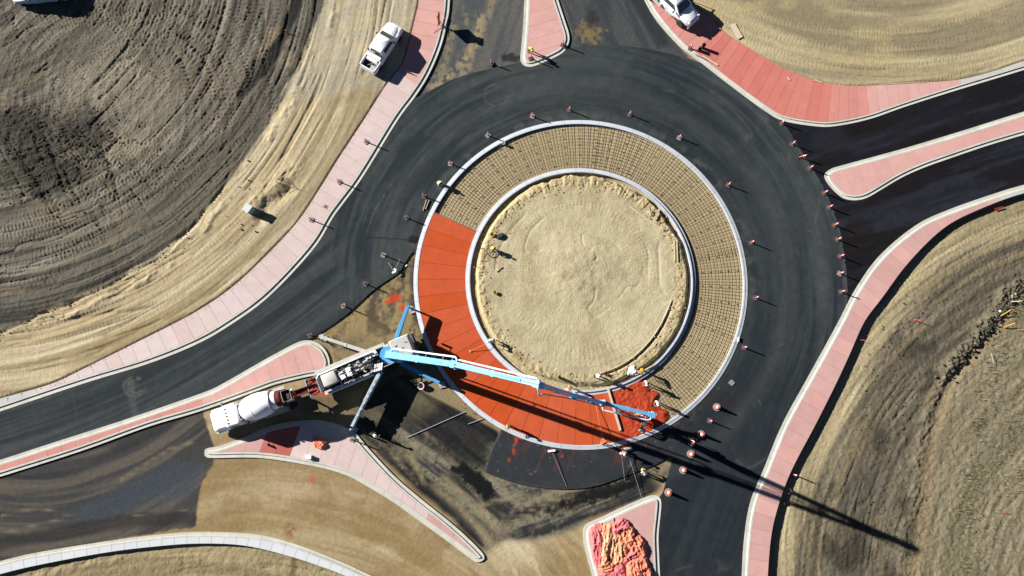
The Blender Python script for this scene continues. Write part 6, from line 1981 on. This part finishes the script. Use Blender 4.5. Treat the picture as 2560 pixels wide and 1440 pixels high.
# plywood
stick('plywood', 'pale plywood sheet lying on sand right of the flatbed truck', (1831, 60), (1851, 95), .62, .03, WOOD2, .2)
# brush by the trench
br = thing('dead_branch', 'tangle of bare twigs beside the trench above the cabinet', 'branch', at(715, 460, .2))
b = MB()
for pl in ([(690, 455), (716, 463)], [(693, 447), (720, 454), (727, 465)], [(713, 442), (735, 468), (748, 474)], [(697, 459), (705, 475), (728, 470), (737, 469)], [(695, 446), (706, 443), (712, 448)]):
    b.tube([at(x, y, .28 + .05 * (i % 2)) - br.location for i, (x, y) in enumerate(pl)], .025, 5)
b.build('twig', mat('bark', C(90, 74, 48), .9), br)
# two small dark items, not identified, on the left pavement
t = thing('dark_items', 'pair of small dark gloves left on the left pavement', 'gloves', at(813, 516, .15), -.6)
for s in (-1, 1):
    MB().box((0, s * .09, .05), (.3, .1, .09)).build('glove', BLACK, t, bevel=.02)
# vibrator with hose
t = thing('vibrator', 'concrete vibrator motor with coiled hose on the sandy island', 'vibrator', at(1246, 631, .36))
MB().box((0, 0, .14), (.34, .26, .28), .5).build('motor', GREY, t, bevel=.04)
MB().tube([(-.1, 0, .3), (0, .0, .38), (.1, 0, .3)], .02, 5).build('handle', BLACK, t)
hp_ = smooth_line([(1201, 622), (1207, 621), (1214, 626), (1220, 635), (1228, 643), (1236, 643), (1241, 638), (1245, 633)], 5)
MB().tube([at(x, y, .40) - t.location for x, y in hp_], .035, 6).build('hose', DARK, t)
hp_ = smooth_line([(1244, 630), (1236, 630), (1227, 630), (1225, 634), (1229, 636), (1232, 632)], 5)
MB().tube([at(x, y, .40) - t.location for x, y in hp_], .022, 5).build('hose', GREY, t)
# survey stakes
def stake(label, x, y, z, h, m, lean=(0, 0), r=.03, flag=None, group=None):
    t = thing('survey_stake', label, 'stake', at(x, y, z), group=group)
    t.rotation_euler = (lean[0], lean[1], 0)
    MB().bar((0, 0, -.1), (0, 0, h), r * 2, r * 2).build('shaft', m, t)
    if flag is not None:
        MB().box((.1, 0, h - .08), (.2, .012, .12)).build('flag', flag, t)
    return t
stake('pink flagged lath standing in dark soil right of the right pavement', 2286, 800, -.1, .8, PINKP, (.1, .3), .025)
stake('pink lath standing in the black strip of the upper left field', 722, 87, .1, .7, PINKP, (-.3, -.3), .05)
stake('tiny pink flag in the upper left dark soil', 674, 63, .2, .15, PINKP, (0, 0), .05, PINKP)
stake('tiny pink flag in the middle of the left soil', 543, 291, .2, .15, PINKP, (0, 0), .05, PINKP)
stake('tiny red flag near the lower left soil edge', 396, 553, .2, .12, RED, (0, 0), .04, RED)
stake('tiny red flag on the edge of the right pavement soil', 2152, 850, -.1, .4, PINKP, (.1, .9), .014)
YS = mat('yellow_stake', C(236, 180, 70), .6)
stake('upper yellow marker post leaning by the rocky ridge', 2503, 789, .1, 1.0, YS, (-.55, 1.0), .035)
stake('lower yellow marker post leaning by the rocky ridge', 2511, 817, .1, 1.0, YS, (-.35, 1.1), .035)
stake('yellow lath at the far right frame edge', 2546, 823, .1, .8, YS, (0, 1.3), .025)
stake('pale lath standing above the rocky ridge', 2530, 754, .2, .9, WOOD2, (0, .8), .03)
# roll-up sign seen edge on
sg = thing('road_sign', 'roll-up diamond road sign on stand seen edge-on at the upper left kerb', 'sign', at(1100, 62, .15), px_dir((1094, 84), (1101, 30)))
OR_S = mat('orange_sign_cloth', C(240, 120, 50), .6)
b = MB(); s = .86
z0 = 1.25
b.add([(-s, -.008, z0), (0, -.008, z0 - s), (s, -.008, z0), (0, -.008, z0 + s), (-s, .008, z0), (0, .008, z0 - s), (s, .008, z0), (0, .008, z0 + s)], [(0, 1, 2, 3), (7, 6, 5, 4), (0, 4, 5, 1), (1, 5, 6, 2), (2, 6, 7, 3), (3, 7, 4, 0)])
b.build('sign_face', OR_S, sg)
b = MB().bar((-s, .02, z0), (s, .02, z0), .03, .02); b.bar((0, .02, z0 - s), (0, .02, z0 + s), .03, .02)
b.build('cross_brace', DARK, sg)
MB().box((0, .03, .35), (.12, .1, .5)).build('stand_mast', DARK, sg)
for sx_ in (-1, 1):
    for sy_ in (-1, 1):
        MB().bar((0, .03, .22), (sx_ * 1.0, sy_ * .55, .02), .035, .03).build('leg', PINKP, sg)
MB().box((0, .02, 2.0), (.9, .02, .35)).build('upper_flap', OR_S, sg)
# stones along the far right ridge
STONE = mat('field_stone', C(170, 164, 150), .9, var=.15)
for k, (x, y, r) in enumerate([(2500, 778, .13), (2489, 790, .12), (2530, 742, .2), (2539, 735, .14), (2471, 809, .13), (2470, 820, .1), (2457, 831, .13), (2452, 842, .1), (2446, 852, .09), (2494, 784, .09), (2438, 858, .1), (2464, 826, .08)]):
    b = MB()
    bm = bmesh.new(); bmesh.ops.create_icosphere(bm, subdivisions=2, radius=r)
    for v in bm.verts: v.co *= 1 + .35 * (vnoise(np.array([v.co.x * 9 + k * 3]), np.array([v.co.y * 9 + v.co.z * 5]), 400)[0] - .5); v.co.z *= .7
    me = bpy.data.meshes.new('stone'); bm.to_mesh(me); bm.free(); me.materials.append(STONE if k else WHITE)
    o = bpy.data.objects.new('stone', me); COL.objects.link(o); o.location = at(x, y, .12)
    tag(o, ('white' if k == 0 else 'pale') + ' stone along the far right ridge, ' + ['beside the upper yellow post', 'just below the white stone', 'largest of all, at the frame edge', 'high up at the frame edge', 'midway down the ridge', 'small one under the midway stone', 'lower half of the ridge', 'below the lower half stone', 'fourth from the lower end', 'between the white stone and the yellow post', 'lowest of the row', 'tiny, at the foot of the midway stone'][k], 'stone', 'stones along the far right ridge')
# clods: loose lumps that cast their own shadows
def scatter(name, label, cat, n, pick, m, rmin, rmax, seed):
    r_ = random.Random(seed)
    tp = bmesh.new(); bmesh.ops.create_icosphere(tp, subdivisions=1, radius=1.0)
    tv = [v.co.copy() for v in tp.verts]; tf = [tuple(v.index for v in f.verts) for f in tp.faces]; tp.free()
    b = MB()
    for k in range(n):
        x, y, z = pick(r_)
        p = at(x, y, z); s = rmin + (rmax - rmin) * r_.random() ** 2.2
        M_ = Matrix.Rotation(r_.random() * 6, 3, 'Z') @ Matrix.Rotation(r_.random() * 6, 3, 'X')
        b.add([p + (M_ @ Vector((v.x * s * 1.2, v.y * s, v.z * s * .8))) * (1 + .3 * (r_.random() - .5)) for v in tv], tf)
    o = b.build(name, m, fix=False)
    return tag(o, label, cat, kind='stuff')
def along(line, w):
    Ln = smooth_line(line, 6)
    def f(r_):
        p = Ln[r_.randrange(len(Ln))]
        return p[0] + r_.gauss(0, w), p[1] + r_.gauss(0, w), .12
    return f
CLOD_D = mat('dark_clod', C(92, 86, 70), .97, var=.25)
CLOD_T = mat('sandy_clod', C(196, 178, 138), .97, var=.15)
scatter('clods', 'dark earth clods strewn over the upper left field', 'clods', 1000, lambda r_: ((r_.gauss(110, 95), r_.gauss(365, 55), .24) if r_.random() < .6 else (r_.uniform(0, 640), r_.uniform(0, 620), .22)), CLOD_D, .02, .11, 1)
scatter('clods', 'earth clods along the seam of dark and tan soil', 'clods', 700, along([(0, 835), (188, 752), (275, 712), (403, 641), (484, 564), (551, 480)], 11), CLOD_D, .02, .10, 2)
scatter('clods', 'dark earth clods strewn over the right field', 'clods', 900, lambda r_: (r_.uniform(2150, 2420), r_.uniform(700, 1440), -.15), CLOD_D, .02, .09, 3)
scatter('clods', 'lumps of earth along the far right ridge', 'clods', 500, along([(2558, 710), (2490, 790), (2440, 850), (2372, 930)], 9), CLOD_D, .03, .16, 4)
def rimp(r_):
    a = r_.uniform(0, 2 * PI); rr = r_.gauss(10.25, .42)
    p = ringpt(a, min(rr, 11.2)); q = to_px(p[0], p[1])
    return q[0], q[1], .40
scatter('clods', 'sandy clods heaped round the rim of the central island', 'clods', 500, rimp, CLOD_T, .02, .08, 5)
scatter('clods', 'sandy clods dug out beside the utility cabinet', 'clods', 160, along([(640, 500), (690, 455), (740, 425)], 14), CLOD_T, .02, .09, 6)

GRASS = mat('dry_grass', C(136, 134, 98), .9, var=.35, scale=.6)
b = MB(); r_ = random.Random(31)
spots = [(2425, 1180, 26), (2408, 1280, 24), (2420, 1400, 30), (2545, 770, 26), (2470, 960, 30), (2520, 1060, 40), (2480, 1330, 40), (2540, 1200, 40), (2440, 1060, 20), (2500, 880, 24)]
for k in range(900):
    cx, cy, w = spots[r_.randrange(len(spots))] if r_.random() < .75 else (2470, 1150, 120)
    x, y = cx + r_.gauss(0, w * .6), cy + r_.gauss(0, w)
    if x < 2400 - (y - 1000) * .1: continue
    p = at(x, y, -.12); a = r_.random() * 6.28; hh = r_.uniform(.12, .3); w_ = r_.uniform(.02, .05)
    d = Vector((math.cos(a), math.sin(a), 0)); l = Vector((r_.gauss(0, .1), r_.gauss(0, .1), hh + .12))
    b.add([p - d * w_, p + d * w_, p + l + d * .01, p + l - d * .01], [(0, 1, 2, 3)])
tag(b.build('grass', GRASS, fix=False), 'thin green tufts of grass on the far right soil', 'grass', kind='stuff')

def edge_spill(line, w):
    Ln = resample(smooth_line(line, 6), 3)
    def f(r_):
        p = Ln[r_.randrange(len(Ln))]
        return p[0] + r_.gauss(0, w), p[1] + r_.gauss(0, w), .15
    return f
scatter('clods', 'crumbs of tan soil spilled along the edge of the left pavement', 'clods', 700, edge_spill(LW_SOIL, 3.5), CLOD_T, .015, .05, 7)
scatter('clods', 'crumbs of tan soil spilled along the edge of the top right pavement', 'clods', 350, edge_spill(TW_SOIL, 3), CLOD_T, .015, .045, 8)
scatter('clods', 'crumbs of red concrete dropped round the pour front and lower kerb', 'clods', 260, lambda r_: ((lambda p: to_px(p[0], p[1]))(ringpt(A_START + r_.random() * (A_END + .2 - A_START), 17.3 + abs(r_.gauss(0, .35)))) + (.05,)), mat('red_crumb', C(196, 70, 26), .85), .01, .05, 9)
